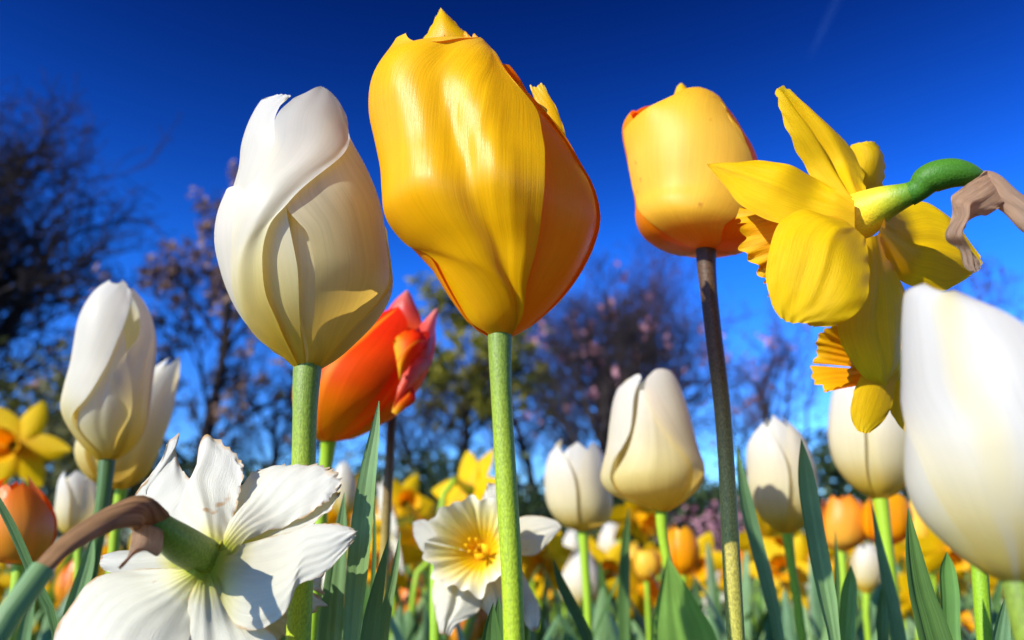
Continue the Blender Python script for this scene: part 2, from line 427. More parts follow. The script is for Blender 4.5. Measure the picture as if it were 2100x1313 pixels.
# ------------------------------------------------------------------ tulip blooms
class Env:
    """the rounded body of a bloom: cross sections given by their left and right outline points"""
    def __init__(s, st, Y, k=.95, tilt=0.0):
        st = np.array(st, float)
        c = st.reshape(-1, 2, 2).mean((0, 1))
        C0 = at(c[0], c[1], Y)
        n = np.array([EYE[0] - C0[0], EYE[1] - C0[1], 0]); n /= np.linalg.norm(n)
        n = n * math.cos(tilt) + np.array([0, 0, math.sin(tilt)]) * -1.0
        s.n = n
        def hit(x, y):
            d = ray(x, y)
            return EYE + d * (np.dot(C0 - EYE, n) / np.dot(d, n))
        Lp = np.array([hit(a, b) for a, b, _, _ in st]); Rp = np.array([hit(a, b) for _, _, a, b in st])
        mid = np.hstack([Lp, Rp])
        D = crom(mid, 240)
        s.C, s.H = (D[:, :3] + D[:, 3:]) / 2, (D[:, 3:] - D[:, :3]) / 2
        s.k = k
        s.tau = np.linspace(0, 1, 240)
        s.cy = project(s.C)[:, 1]
        s.base, s.top = s.C[0], s.C[-1]
        a = np.radians(np.linspace(-89, 89, 160)); t = np.linspace(0, 1, 200)
        s.ga, s.gt = np.meshgrid(a, t, indexing='ij')
    def surf(s, a, t, rho):
        t = np.clip(t, 0, 1)
        C = np.stack([np.interp(t, s.tau, s.C[:, k]) for k in range(3)], -1)
        H = np.stack([np.interp(t, s.tau, s.H[:, k]) for k in range(3)], -1)
        h = np.linalg.norm(H, axis=-1, keepdims=True)
        rho = np.asarray(rho) * np.ones(np.shape(t))
        return C + H * (rho * np.sin(a))[..., None] + s.n * h * (s.k * rho * np.cos(a))[..., None]
    def solve(s, x, y, rho):
        if not hasattr(s, 'cache') or s.crho != rho:
            s.cache, s.crho = project(s.surf(s.ga, s.gt, rho)), rho
        d = ((s.cache - np.array([x, y])) ** 2).sum(-1)
        i = np.unravel_index(np.argmin(d), d.shape)
        return s.ga[i], s.gt[i]
    def edge(s, pts, rho, n):
        out = []
        for p in pts:
            if p[0] == 'a':
                out.append((math.radians(p[1]), float(np.interp(-p[2], -s.cy, s.tau))))
            elif p[0] == 't':
                out.append((math.radians(p[1]), p[2]))
            else:
                out.append(s.solve(p[0], p[1], rho))
        out = np.array(out)
        out[:, 0] *= .5
        q = crom(out, n)
        q[:, 0] /= .5
        return q
    def petal(s, left, right, top=None, rho=1.0, el=0, er=0, rib=0, fn=None, tip=0, nv=44, ns=27, ruf=0, seed=1, wave=.012):
        le, re_ = s.edge(left, rho, nv), s.edge(right, rho, nv)
        u = np.linspace(0, 1, ns)[:, None]
        base = le[0] * (1 - u) + re_[0] * u
        tp = s.edge(top, rho, ns) if top else le[-1] * (1 - u) + re_[-1] * u
        dev = tp - (tp[0] * (1 - u) + tp[-1] * u)
        G = le[:, None] * (1 - u)[None] + re_[:, None] * u[None] + dev[None] * (np.linspace(0, 1, nv) ** 6)[:, None, None]
        v = np.linspace(0, 1, nv)[:, None]; ss = np.linspace(-1, 1, ns)[None, :]
        r = rho + el * np.clip(-ss, 0, 1) ** 4 * np.ones_like(v) + er * np.clip(ss, 0, 1) ** 4 * np.ones_like(v)
        r = r + rib * np.exp(-(ss / .13) ** 2) * np.sin(math.pi * np.clip(v, 0, 1)) ** .6
        r = r + tip * v ** 5
        r = r + wave * wav(ss + 0 * v, v * 2 + 0 * ss, seed) * np.sin(math.pi * v) ** .5
        if ruf:
            r = r + ruf * np.abs(ss) ** 6 * np.sin(v * 46 + seed) * v ** 1.5 + ruf * v ** 10 * np.sin(ss * 13 + seed)
            G[..., 1] += ruf * .25 * v ** 8 * np.sin(ss * 17 + seed * 2)
        if fn is not None:
            r = r + fn(ss + 0 * v, v + 0 * ss)
        return s.surf(G[..., 0], G[..., 1], r)

def gpetal(env, a0, hw, t1=1.0, rho=1.0, sharp=.62, t0=0.0, nv=30, ns=17, skew=0, **kw):
    v = np.linspace(0, 1, 12)
    up = np.clip((v - .5) / .5, 0, 1)
    pr = (.72 + .28 * np.sin(np.clip(v / .5, 0, 1) * math.pi / 2)) * np.maximum(1 - up ** 2.4, 0) ** sharp
    tt = t0 + (t1 - t0) * v
    L_ = [('t', a0 - hw * p + skew * q, t) for p, t, q in zip(pr, tt, v)]
    R_ = [('t', a0 + hw * p + skew * q, t) for p, t, q in zip(pr, tt, v)]
    return env.petal(L_, R_, rho=rho, nv=nv, ns=ns, **kw)

def pstem(parent, top, pts, rpx, mat, name='stem', ground=(0, 0), seg=18, sub=70):
    """stem from a bloom's base point down through photo points [(x, y, Y)] and on to the ground"""
    P = [np.array(top)] + [at(*p) for p in pts]
    root = np.array(world_loc(parent)) if parent else None
    P.append(np.array([root[0], root[1], max(.0, 0)]))
    P = crom(P[::-1], sub)
    rad = np.interp(np.linspace(0, 1, sub), np.linspace(1, 0, len(rpx))[::-1], np.array(rpx)[::-1])
    k = np.linspace(0, 1, sub)
    rad = rad * (1 + .03 * np.sin(k * 37 + P[-1, 0] * 900) + .02 * np.sin(k * 71))
    rad = rad * (1 + .22 * np.exp(-((1 - k) / .016) ** 2))
    P = P + np.stack([np.sin(k * 15 + P[-1, 1] * 300), 0 * k, 0 * k], -1) * (.0004 * np.sin(k * math.pi))[:, None]
    b = MB(); b.tube(P, rad, seg)
    return b.build(name, mat, parent)

def pxr(n, P):
    return n * axial(P) / F

def leaf_grid(L3, R3, fold=.15, nv=40, ns=9, seed=0, curl=0):
    le, re_ = crom_tip(L3, nv), crom_tip(R3, nv)
    s = np.linspace(0, 1, ns)
    G = le[:, None] * (1 - s)[None, :, None] + re_[:, None] * s[None, :, None]
    wd = np.linalg.norm(re_ - le, axis=1)
    x = (s * 2 - 1)[None, :]
    n = np.cross(re_ - le, np.gradient(le + re_, axis=0)); n /= np.linalg.norm(n, axis=1)[:, None] + 1e-12
    sg = np.where(n[:, 1:2] > 0, 1.0, -1.0)                         # n points away from the camera
    n = n * sg
    d = (1 - x ** 2) * fold * wd[:, None] + .05 * wd[:, None] * np.sin(x * 9 + seed)
    vv = np.linspace(0, 1, nv)[:, None]
    d = d + .07 * wd[:, None] * np.sin(vv * 11 + seed) * x
    return G + n[:, None] * d[..., None]

def pleaf(parent, L2, R2, tip, Y0, Y1, mat, fold=.16, name='leaf', rw=.004, root=None):
    """a leaf traced on the photo (edges from the frame's foot to the tip), rooted in the ground"""
    n = len(L2)
    rt = np.array(world_loc(parent)) if root is None else np.array(root)
    def e(pts, sx):
        o = [rt + np.array([sx * rw, 0, 0])]
        m = len(pts)
        for i, (x, y) in enumerate(pts):
            o.append(at(x, y, Y0 + (Y1 - Y0) * i / m))
        o.append(at(tip[0] + sx * .6, tip[1], Y1))
        return o
    b = MB(); b.grid(leaf_grid(e(L2, -1), e(R2, 1), fold, seed=n + tip[0]))
    return b.build(name, mat, parent)

def root_at(x, y, Y, dx=0, dy=0):
    p = at(x, y, Y)
    return (p[0] + dx, p[1] + dy, 0.0)

def petals_build(parent, grids, mats, name='petal'):
    for i, g in enumerate(grids):
        m = mats[i] if isinstance(mats, list) else mats
        b = MB(); b.grid(g); b.build(name, m, parent)

# ================================================================== foreground flowers
# --- the large white tulip
Y = .165
t = thing('tulip', 'tall creamy white tulip with overlapping twisted petals, left of the large golden tulip', 'tulip', root_at(600, 1313, Y))
E = Env([(607, 760, 653, 760), (580, 737, 690, 737), (538, 700, 732, 700), (495, 650, 778, 650), (468, 600, 802, 600), (451, 550, 800, 550),
         (441, 500, 793, 500), (445, 450, 787, 450), (463, 400, 772, 400), (479, 350, 750, 350), (486, 300, 724, 300), (505, 250, 704, 250),
         (532, 212, 684, 212), (568, 195, 664, 195), (596, 188, 656, 188)], Y, .95)
w1 = [
    E.petal([(607, 757), (575, 727), (531, 702), (500, 650), (480, 592), (478, 520), (483, 457), (490, 417), (529, 363), (562, 300), (566, 245), (600, 205)],
            [(615, 757), (573, 665), (548, 605), (540, 546), (541, 501), (558, 462), (588, 422), (615, 393), (667, 350), (703, 313), (709, 274), (692, 225)],
            [(600, 205), (628, 192), (657, 187), (680, 205), (692, 225)], 1.03, el=.012, er=.022, ruf=.006, nv=70, ns=33, seed=3, wave=.02,
            fn=lambda s, v: .05 * np.sin(v * 3.1) * np.exp(-((s - .1) / .5) ** 2) + .05 * v ** 3),
    E.petal([('a', -50, 757), ('a', -150, 650), ('a', -160, 520), ('a', -140, 430), ('a', -110, 385)],
            [(610, 757), (530, 690), (510, 600), (510, 480), (500, 400), (482, 378)], None, 1.0, er=-.05, nv=44, ns=21, seed=5),
    E.petal([('a', -60, 757), ('a', -160, 500), ('a', -150, 300), ('a', -110, 220), (556, 198)],
            [(625, 757), (600, 500), (585, 350), (566, 270), (568, 235), (590, 200)],
            [(556, 198), (575, 194), (597, 198), (590, 200)], .93, er=.03, nv=44, ns=23, ruf=.008, seed=8),
    E.petal([(640, 757), (641, 695), (645, 640), (646, 580), (642, 520), (628, 480), (610, 455), (588, 425), (600, 370), (640, 300)],
            [('a', 85, 757), ('a', 110, 650), ('a', 120, 520), ('a', 120, 400), ('a', 105, 310), (700, 250)],
            [(640, 300), (670, 262), (700, 250)], .98, el=.015, nv=60, ns=31, seed=11, fn=lambda s, v: .03 * np.sin(v * 3.1) * np.exp(-((s + .3) / .4) ** 2)),
    E.petal([(612, 758), (560, 660), (535, 560), (540, 480), (560, 400), (600, 300)],
            [(646, 758), (655, 660), (660, 560), (650, 480), (640, 400), (620, 300)], None, .86, rib=.045, nv=44, ns=33, seed=13, wave=.005),
    E.petal([(651, 757), (700, 700), (760, 640), ('a', 80, 560), ('a', 85, 480)],
            [('a', 120, 757), ('a', 170, 650), ('a', 180, 560), ('a', 160, 450), ('a', 120, 400)], None, 1.01, nv=36, ns=19, seed=17),
    gpetal(E, 180, 65, .97, .95, seed=19), gpetal(E, 235, 55, .95, .9, seed=20)]
petals_build(t, w1, [M['white'], M['white'], M['white'], M['white_glow'], M['white_in'], M['white_glow'], M['white'], M['white']])
r = pxr(1, E.base)
pstem(t, E.surf(0, 0.0, 0) + np.array([0, 0, .0012]), [(627, 800, Y), (622, 950, Y), (612, 1313, Y)], [23 * r, 24 * r, 21 * r, 20 * r, 20 * r], M['stem'])

# --- the large golden tulip
Y = .15
t = thing('tulip', 'largest golden yellow tulip with a creased glossy front petal, tallest in the middle', 'tulip', root_at(1075, 1313, Y))
E = Env([(1003, 692, 1047, 692), (965, 668, 1090, 668), (932, 628, 1142, 624), (905, 588, 1176, 585), (878, 545, 1200, 548), (835, 500, 1219, 508),
         (796, 450, 1230, 458), (787, 400, 1217, 400), (782, 350, 1190, 350), (769, 290, 1158, 292), (757, 230, 1114, 232), (763, 175, 1074, 178),
         (792, 125, 1032, 140), (830, 72, 988, 94), (885, 52, 942, 62)], Y, .85)
def crease(s, v):
    c = .97 - 1.1 * v
    env = np.sin(math.pi * np.clip(v, 0, 1)) ** .7
    val = -.105 * np.exp(-((s - c) / .135) ** 2) * env
    rid = .05 * np.exp(-((s - c - .30) / .15) ** 2) * env
    fine = .006 * np.sin(s * 46 + 6 * np.sin(v * 4)) * np.exp(-((s - c - .15) / .25) ** 2) * env
    left = .04 * np.exp(-((s - c + .36) / .20) ** 2) * env
    return val + rid + fine + left + .13 * np.exp(-((v - .36) / .16) ** 2) * np.exp(-(s / .55) ** 2)
y1 = [
    E.petal([(1007, 690), (984, 655), (942, 594), ('a', -72, 540), ('a', -94, 500), ('a', -104, 450), ('a', -104, 350), ('a', -104, 250), ('a', -100, 170), ('a', -92, 120), (832, 68)],
            [(1044, 688), (1077, 592), (1093, 527), (1105, 470), (1112, 411), (1116, 329), (1112, 285), (1094, 222), (1066, 184), (1022, 130), (988, 90)],
            [(832, 68), (842, 80), (858, 86), (874, 86), (905, 84), (950, 78), (968, 76), (988, 90)], 1.0, er=.02, nv=90, ns=61, seed=4, fn=crease, wave=.012, ruf=.004),
    E.petal([('a', -60, 690), ('a', -100, 640), ('a', -140, 560), ('a', -150, 470), ('a', -150, 300), ('a', -140, 150), ('a', -130, 90)],
            [(1030, 690), (990, 620), (940, 520), (900, 400), ('a', -60, 300), ('a', -70, 150), ('a', -100, 90)], None, .93, seed=6),
    E.petal([(1030, 690), (1060, 560), (1085, 440), (1080, 330), (1060, 230), (1020, 130), (1000, 95)],
            [('a', 85, 690), ('a', 108, 600), ('a', 118, 480), ('a', 112, 380), ('a', 100, 290), ('a', 92, 200), ('a', 88, 140)],
            [(1000, 95), (1030, 118), ('a', 88, 140)], .95, er=.02, nv=60, ns=31, seed=9, fn=lambda s, v: (.03 * np.exp(-((s - .1) / .4) ** 2) - .16 * np.clip(-s, 0, 1) ** .8) * np.sin(np.clip(v * 1.2, 0, 1.57)) ** .5),
    gpetal(E, 128, 50, .93, 1.0, seed=12, nv=40, ns=25, sharp=.8),
    gpetal(E, 185, 62, 1.0, .94, seed=14, nv=40, ns=25),
    gpetal(E, 240, 50, .94, .97, seed=15)]
petals_build(t, y1, [M['yellow'], M['yellow'], M['yellow_b'], M['yellow_b'], M['yellow'], M['yellow_b']])
# the pointed tip of the back petal and the small frilled tip behind the right shoulder
def small_petal(parent, L2, R2, Y0, Y1, mat, bulge=.1, name='petal', top=None, nv=24, ns=15, ruf=0, seed=2):
    """free petal: edges traced base to tip as (x, y) or (x, y, Y); bulges towards the camera"""
    def P(pts, n):
        m = max(len(pts) - 1, 1)
        return crom([at(p[0], p[1], p[2] if len(p) > 2 else Y0 + (Y1 - Y0) * i / m) for i, p in enumerate(pts)], n)
    le, re_ = P(L2, nv), P(R2, nv)
    u = np.linspace(0, 1, ns)[:, None]
    tp = crom([at(p[0], p[1], p[2] if len(p) > 2 else Y1) for p in top], ns) if top else le[-1] * (1 - u) + re_[-1] * u
    G = coons(le[0] * (1 - u) + re_[0] * u, le, re_, tp)
    return finish_petal(parent, G, mat, bulge, name, ruf, seed)
def patch_normal(G):
    du, dv = np.gradient(G, axis=1), np.gradient(G, axis=0)
    n = np.cross(du, dv)
    n /= np.linalg.norm(n, axis=-1, keepdims=True) + 1e-12
    m = n.mean((0, 1)); m /= np.linalg.norm(m) + 1e-12
    if np.dot(m, EYE - G.mean((0, 1))) < 0: m = -m
    return m
def finish_petal(parent, G, mat, bulge=.1, name='petal', ruf=0, seed=2, groove=0, veins=0, build=True):
    nv, ns = G.shape[:2]
    v = np.linspace(0, 1, nv)[:, None]; s = np.linspace(-1, 1, ns)[None]
    W = np.linalg.norm(G[:, -1] - G[:, 0], axis=-1).max()
    d = bulge * (1 - s ** 2) * np.sin(math.pi * np.clip(v * .92 + .04, 0, 1)) - groove * np.exp(-(s / .14) ** 2) * np.sin(math.pi * np.clip(v, 0, 1)) ** .7
    d = d + veins * np.sin(s * 21 + 4 * wav(s + 0 * v, v, seed + 3)) * np.sin(math.pi * v) ** .5 + .03 * wav(s + 0 * v, 2 * v + 0 * s, seed)
    d = d + ruf * np.maximum(np.abs(s) ** 5, v ** 8) * np.sin(v * 30 + s * 14 + seed)
    G = G + patch_normal(G) * (d * W)[..., None]
    if not build: return G
    b = MB(); b.grid(G)
    return b.build(name, mat, parent)
small_petal(t, [(850, 120), (866, 84), (885, 52), (899, 26)], [(1010, 125), (976, 82), (946, 58), (924, 36), (910, 24)], Y + .006, Y + .006, M['yellow'], .12, top=[(899, 26), (904, 18), (910, 24)], ruf=.015)
small_petal(t, [(940, 120), (946, 90), (950, 66)], [(1036, 160), (1016, 118), (990, 84)], Y - .001, Y - .002, M['yellow_b'], .1, ruf=.06,
            top=[(950, 66), (958, 68), (962, 76), (972, 70), (978, 80), (985, 84)])
small_petal(t, [(1130, 380), (1118, 300), (1104, 235), (1086, 174)], [(1196, 385), (1170, 310), (1146, 232), (1116, 176)], Y + .001, Y + .004, M['yellow'], .1, ruf=.03,
            top=[(1086, 172), (1098, 178), (1110, 170), (1116, 176)])
r = pxr(1, E.base)
pstem(t, E.surf(0, 0.0, 0) + np.array([0, 0, .0012]), [(1026, 760, Y), (1036, 960, Y), (1052, 1300, Y)], [20.5 * r, 20.5 * r, 21.5 * r, 22.5 * r, 22 * r], M['stem'])

# --- the apricot tulip on the brown stem
Y = .195
t = thing('tulip', 'apricot yellow tulip on a brown stem with a shaded top behind the daffodil', 'tulip', root_at(1520, 1313, Y))
E = Env([(1431, 514, 1465, 514), (1385, 510, 1505, 512), (1345, 500, 1540, 503), (1315, 480, 1558, 484), (1303, 455, 1566, 458), (1303, 425, 1568, 428), (1294, 375, 1567, 375),
         (1284, 320, 1554, 320), (1277, 278, 1532, 284), (1280, 262, 1522, 266), (1300, 239, 1504, 242), (1340, 212, 1476, 210), (1390, 190, 1438, 192)], Y, .9)
y2 = [
    E.petal([(1434, 511), (1363, 479), (1329, 452), (1309, 425), (1297, 383), (1286, 321), (1279, 270)],
            [(1462, 510), (1483, 470), (1514, 437), (1538, 400), (1548, 350), (1530, 290), (1500, 238)],
            [(1279, 270), (1305, 238), (1340, 216), (1378, 196), (1400, 184), (1442, 190), (1472, 203), (1500, 238)], 1.03, nv=60, ns=41, seed=3, wave=.006, ruf=.006,
            fn=lambda s, v: .03 * np.sin(v * 9) * np.exp(-((s - .1) / .2) ** 2) * v + .09 * np.exp(-((v - .36) / .18) ** 2) * np.exp(-(s / .7) ** 2)),
    gpetal(E, -95, 58, .84, 1.0, seed=5, nv=40, ns=23), gpetal(E, 80, 60, .86, .98, seed=6, nv=40, ns=23),
    gpetal(E, 140, 55, .93, .94, seed=7), gpetal(E, 205, 58, .97, .95, seed=8), gpetal(E, 255, 50, .92, .93, seed=9)]
mdo = petal_mat("deep_orange_side_petal", [(0, (.92, .32, .004)), (.5, (.93, .33, .003)), (1, (.94, .44, .01))], .3, (1, .36, .01), .42, .36, .2, .08, .16)
petals_build(t, y2, [M['apricot'], mdo, mdo, mdo, M['yellow'], mdo])
small_petal(t, [(1372, 215), (1382, 195), (1388, 178)], [(1430, 215), (1422, 196), (1407, 178)], Y + .004, Y + .004, M['yellow'], .15, top=[(1388, 178), (1397, 171), (1407, 178)])
r = pxr(1, E.base)
pstem(t, E.surf(0, 0.0, 0) + np.array([0, 0, .001]), [(1450, 560, Y), (1464, 690, Y), (1482, 850, Y), (1508, 1313, Y)], [16.5 * r, 15.5 * r, 16 * r, 17 * r, 20 * r, 20 * r], M['stem_shaded'])

# --- the near white tulip cut by the right edge
Y = .103
t = thing('tulip', 'big out of focus white tulip cut off by the right edge, nearest the camera', 'tulip', root_at(2110, 1313, Y))
E = Env([(2062, 1198, 2112, 1198), (2000, 1168, 2180, 1168), (1935, 1118, 2250, 1115), (1884, 1065, 2292, 1065), (1854, 1005, 2318, 1005), (1847, 940, 2325, 940),
         (1852, 860, 2312, 860), (1852, 780, 2280, 780), (1851, 700, 2225, 715), (1852, 650, 2165, 670), (1857, 605, 2080, 650), (1880, 584, 2000, 620)], Y, .9)
w5 = [
    E.petal([(2066, 1195), (2010, 1140), (1950, 1060), (1905, 980), (1880, 920), (1856, 850), ('a', -90, 780), ('a', -92, 700), ('a', -90, 630), (1862, 600)],
            [(2105, 1195), (2170, 1100), ('a', 55, 980), ('a', 50, 860), ('a', 40, 760), ('a', 26, 690)],
            [(1862, 600), (1878, 588), (1896, 582), (1918, 594), (1936, 598), (1961, 592), (1990, 612), ('a', 26, 690)], 1.0, nv=60, ns=37, seed=21, el=.02, wave=.008),
    E.petal([('a', -60, 1195), ('a', -95, 1110), ('a', -120, 1000), ('a', -125, 900), ('a', -115, 800)],
            [(2075, 1195), (2020, 1110), (1960, 1020), (1910, 920), (1870, 830)], None, .97, seed=22),
    gpetal(E, 100, 58, .9, .97, seed=23), gpetal(E, 160, 55, .9, .96, seed=24), gpetal(E, 215, 55, .95, .97, seed=25)]
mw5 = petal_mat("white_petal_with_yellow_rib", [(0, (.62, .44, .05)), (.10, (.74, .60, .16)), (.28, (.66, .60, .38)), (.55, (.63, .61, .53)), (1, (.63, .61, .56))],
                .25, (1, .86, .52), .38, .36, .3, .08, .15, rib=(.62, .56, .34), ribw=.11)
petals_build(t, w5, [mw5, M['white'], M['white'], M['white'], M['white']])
r = pxr(1, E.base)
pstem(t, E.surf(0, 0.0, 0) + np.array([0, 0, .001]), [(2098, 1260, Y), (2112, 1320, Y)], [24 * r, 24 * r, 24 * r, 24 * r], M['stem'])

# --- the white tulip at the left
Y = .27
t = thing('tulip', 'slim white tulip with folded petals at the left, in front of a second white tulip', 'tulip', root_at(180, 1290, Y))
E = Env([(206, 950, 231, 948), (184, 930, 262, 930), (160, 902, 288, 900), (137, 866, 303, 862), (127, 835, 308, 832), (133, 795, 313, 790), (146, 745, 319, 742),
         (155, 695, 321, 697), (163, 655, 312, 655), (179, 620, 296, 622), (200, 592, 278, 595), (224, 575, 254, 577)], Y, .92)
w4 = [
    E.petal([('a', -70, 948), ('a', -95, 890), ('a', -105, 800), ('a', -100, 700), ('a', -95, 630), (205, 590)],
            [(214, 948), (175, 900), (150, 868), (180, 815), (214, 760), (240, 700), (262, 640), (268, 600)],
            [(205, 590), (222, 576), (238, 582), (250, 574), (262, 590), (268, 600)], 1.04, er=.04, nv=50, ns=29, seed=31, ruf=.01),
    E.petal([(212, 948), (165, 895), (160, 850), (190, 780), (210, 720), (225, 650)], [(228, 948), (262, 890), (268, 840), (262, 770), (258, 710), (245, 650)],
            None, .95, rib=-.03, nv=44, ns=25, seed=32),
    E.petal([(222, 948), (238, 900), (262, 850), (236, 805), (232, 765), (262, 720), (282, 690), (282, 640), (262, 595)],
            [('a', 75, 948), ('a', 95, 880), ('a', 105, 780), ('a', 100, 700), ('a', 95, 640), (284, 605)],
            [(262, 595), (272, 592), (284, 605)], 1.0, el=.06, nv=50, ns=29, seed=33,
            fn=lambda s, v: .09 * np.exp(-((s + .25 - .5 * (v - .5)) / .16) ** 2) * np.exp(-((v - .5) / .2) ** 2)),
    gpetal(E, 120, 55, .96, .96, seed=34), gpetal(E, 180, 58, 1, .98, seed=35), gpetal(E, 240, 55, .97, .96, seed=36)]
petals_build(t, w4, M['white'])
r = pxr(1, E.base)
pstem(t, E.surf(0, 0, 0) + np.array([0, 0, .001]), [(214, 1000, Y), (203, 1080, Y), (180, 1200, Y)], [13.5 * r] * 5, M['leaf_d'])

# --- the white tulip in the middle right
Y = .31
t = thing('tulip', 'bell shaped white tulip with a yellow flushed base, right of centre', 'tulip', root_at(1400, 1290, Y))
E = Env([(1346, 1052, 1366, 1052), (1315, 1038, 1395, 1036), (1280, 1026, 1416, 1018), (1250, 1010, 1432, 1002), (1235, 985, 1442, 980), (1238, 960, 1443, 958),
         (1247, 920, 1430, 918), (1253, 865, 1416, 862), (1262, 815, 1400, 812), (1278, 784, 1388, 782), (1300, 768, 1376, 764), (1322, 764, 1362, 758)], Y, .92)
w6 = [
    E.petal([('a', -60, 1050), ('a', -100, 990), ('a', -104, 900), ('a', -98, 820), (1290, 780)],
            [(1346, 1050), (1262, 1000), (1258, 950), (1278, 915), (1294, 880), (1301, 810), (1316, 775)],
            [(1290, 780), (1300, 770), (1312, 768), (1316, 775)], 1.03, er=.03, seed=41),
    E.petal([(1350, 1050), (1268, 1010), (1285, 930), (1305, 860), (1312, 800)], [(1362, 1050), (1412, 1000), (1412, 930), (1385, 860), (1340, 800)], None, .95, seed=42, rib=.02),
    E.petal([(1358, 1050), (1400, 1020), (1418, 985), (1414, 950), (1374, 900), (1340, 850), (1322, 810), (1326, 775)],
            [('a', 70, 1050), ('a', 100, 990), ('a', 105, 900), ('a', 100, 820), (1384, 772)],
            [(1326, 775), (1345, 758), (1360, 752), (1384, 772)], 1.02, el=.04, seed=43),
    gpetal(E, 120, 55, .96, .97, seed=44), gpetal(E, 180, 60, .97, .98, seed=45), gpetal(E, 240, 55, .97, .96, seed=46)]
petals_build(t, w6, [M['white'], M['white_glow'], M['white_glow'], M['white'], M['white'], M['white']])
r = pxr(1, E.base)
pstem(t, E.surf(0, 0, 0) + np.array([0, 0, .001]), [(1358, 1090, Y), (1366, 1140, Y), (1385, 1230, Y)], [10 * r] * 5, M['stem_far'])
pleaf(t, [(1334, 1313), (1346, 1240), (1358, 1190)], [(1475, 1330), (1430, 1240), (1400, 1190)], (1369, 1140), Y - .03, Y - .03, M['leaf_t'], .1)

# --- the orange red tulip tilted to the right, and the one hidden behind it
Y = .275
t = thing('tulip', 'orange red tulip leaning right with pinkish crumpled petal tips, behind the white one', 'tulip', root_at(640, 1313, Y))
E = Env([(660, 907, 688, 905), (632, 890, 730, 897), (606, 850, 785, 868), (602, 805, 822, 842), (615, 765, 848, 810), (640, 735, 868, 778), (680, 708, 882, 745),
         (715, 682, 888, 718), (748, 660, 890, 692), (778, 640, 888, 672), (800, 622, 880, 652), (812, 610, 868, 640)], Y, .9)
rd = [
    gpetal(E, -25, 55, .92, 1.03, seed=51, nv=40, ns=25, rib=.02), gpetal(E, 45, 58, .80, .98, seed=52, nv=40, ns=25, tip=.1), gpetal(E, -95, 55, .9, .98, seed=53),
    gpetal(E, 100, 55, .93, 1.02, seed=54, tip=.12), gpetal(E, 165, 60, 1.0, .96, seed=55), gpetal(E, 225, 60, .98, 1.0, seed=56)]
petals_build(t, rd, M['red'])
mpk = petal_mat("pink_red_petal_tip", [(0, (.80, .10, .01)), (.4, (.80, .07, .04)), (1, (.84, .30, .24))], .3, (1, .3, .2), .36, .35, .5, .12, .25)
small_petal(t, [(795, 665), (798, 632), (814, 612), (826, 602)], [(868, 680), (862, 648), (850, 620), (842, 602)], Y + .004, Y + .008, mpk, .22, top=[(826, 602), (835, 596), (842, 602)])
small_petal(t, [(835, 700), (850, 680), (872, 655), (890, 636)], [(872, 760), (884, 720), (892, 680), (899, 632)], Y - .006, Y + .002, mpk, .2)
small_petal(t, [(806, 700), (824, 682), (850, 676), (872, 690)], [(820, 790), (826, 770), (852, 738), (874, 712)], Y - .016, Y - .012, M['red'], .25, ruf=.05)
small_petal(t, [(818, 785), (835, 750), (862, 735), (884, 738)], [(806, 838), (832, 808), (858, 776), (882, 752)], Y - .014, Y - .008, mpk, .2, ruf=.04)
small_petal(t, [(803, 845), (812, 818), (828, 796), (845, 786)], [(812, 852), (832, 838), (852, 820), (846, 790)], Y - .014, Y - .010, M['red'], .2)
r = pxr(1, E.base)
pstem(t, E.surf(0, 0, 0) + np.array([0, 0, .001]), [(671, 930, Y), (664, 985, Y), (650, 1150, Y)], [13 * r] * 5, M['stem_far'])
Y = .30
t = thing('tulip', 'tulip almost hidden behind the orange red one, its bare stem showing below', 'tulip', root_at(780, 1290, Y))
E = Env([(796, 822, 818, 822), (770, 805, 842, 805), (755, 775, 855, 775), (752, 740, 858, 740), (760, 705, 850, 705), (790, 680, 825, 680)], Y, .9)
petals_build(t, [gpetal(E, a, 58, 1, q, seed=60 + a % 7, nv=16, ns=9) for a, q in ((0, 1.02), (120, 1.02), (240, 1.02), (60, .95), (180, .95), (300, .95))], M['red'])
r = pxr(1, E.base)
pstem(t, E.surf(0, 0, 0), [(803, 880, Y), (797, 980, Y), (790, 1100, Y)], [9.5 * r] * 5, M['stem_shaded'])

# --- other tulips, softer behind: stations from left/right outlines
def soft_tulip(label, st, Y, stem, mat, rpx=10, rot=0, smat='stem_far', seed=0, open_=0, inner=None, leaf=None, cat='tulip', group=None):
    bx, by = stem[-1]
    t = thing('tulip', label, cat, root_at(bx, by, Y), group)
    E = Env(st, Y, .92)
    gs, ms = [], []
    for i in range(6):
        outer = i % 2 == 0
        gs.append(gpetal(E, rot + i * 60 + 7 * math.sin(i * 5 + seed), 52 if outer else 56, .95 + .06 * math.sin(i * 2.4 + seed * 1.7), 1.06 if outer else .91, seed=seed + i, nv=28, ns=17, tip=open_ * (1 if outer else .4) + .10 * math.sin(i * 1.9 + seed * 2.3), sharp=.85, el=.012, er=.012, ruf=.012,
                         rib=.02, wave=.03, skew=8 * math.sin(seed + i)))
        ms.append(mat if outer or inner is None else inner)
    petals_build(t, gs, ms)
    r = pxr(1, E.base)
    pstem(t, E.surf(0, 0, 0), [(x, y, Y) for x, y in stem], [rpx * r] * 5, M[smat], seg=12, sub=24)
    return t
soft_tulip('white tulip leaning right, tucked behind the slim white tulip', [(236, 1004, 262, 1002), (190, 985, 296, 978), (160, 945, 318, 935), (160, 905, 332, 895),
    (190, 865, 345, 855), (225, 825, 355, 815), (270, 785, 364, 780), (315, 752, 372, 750), (338, 735, 374, 734)], .34, [(240, 1050), (234, 1120), (222, 1240)], M['white'], 10, 20, seed=1)
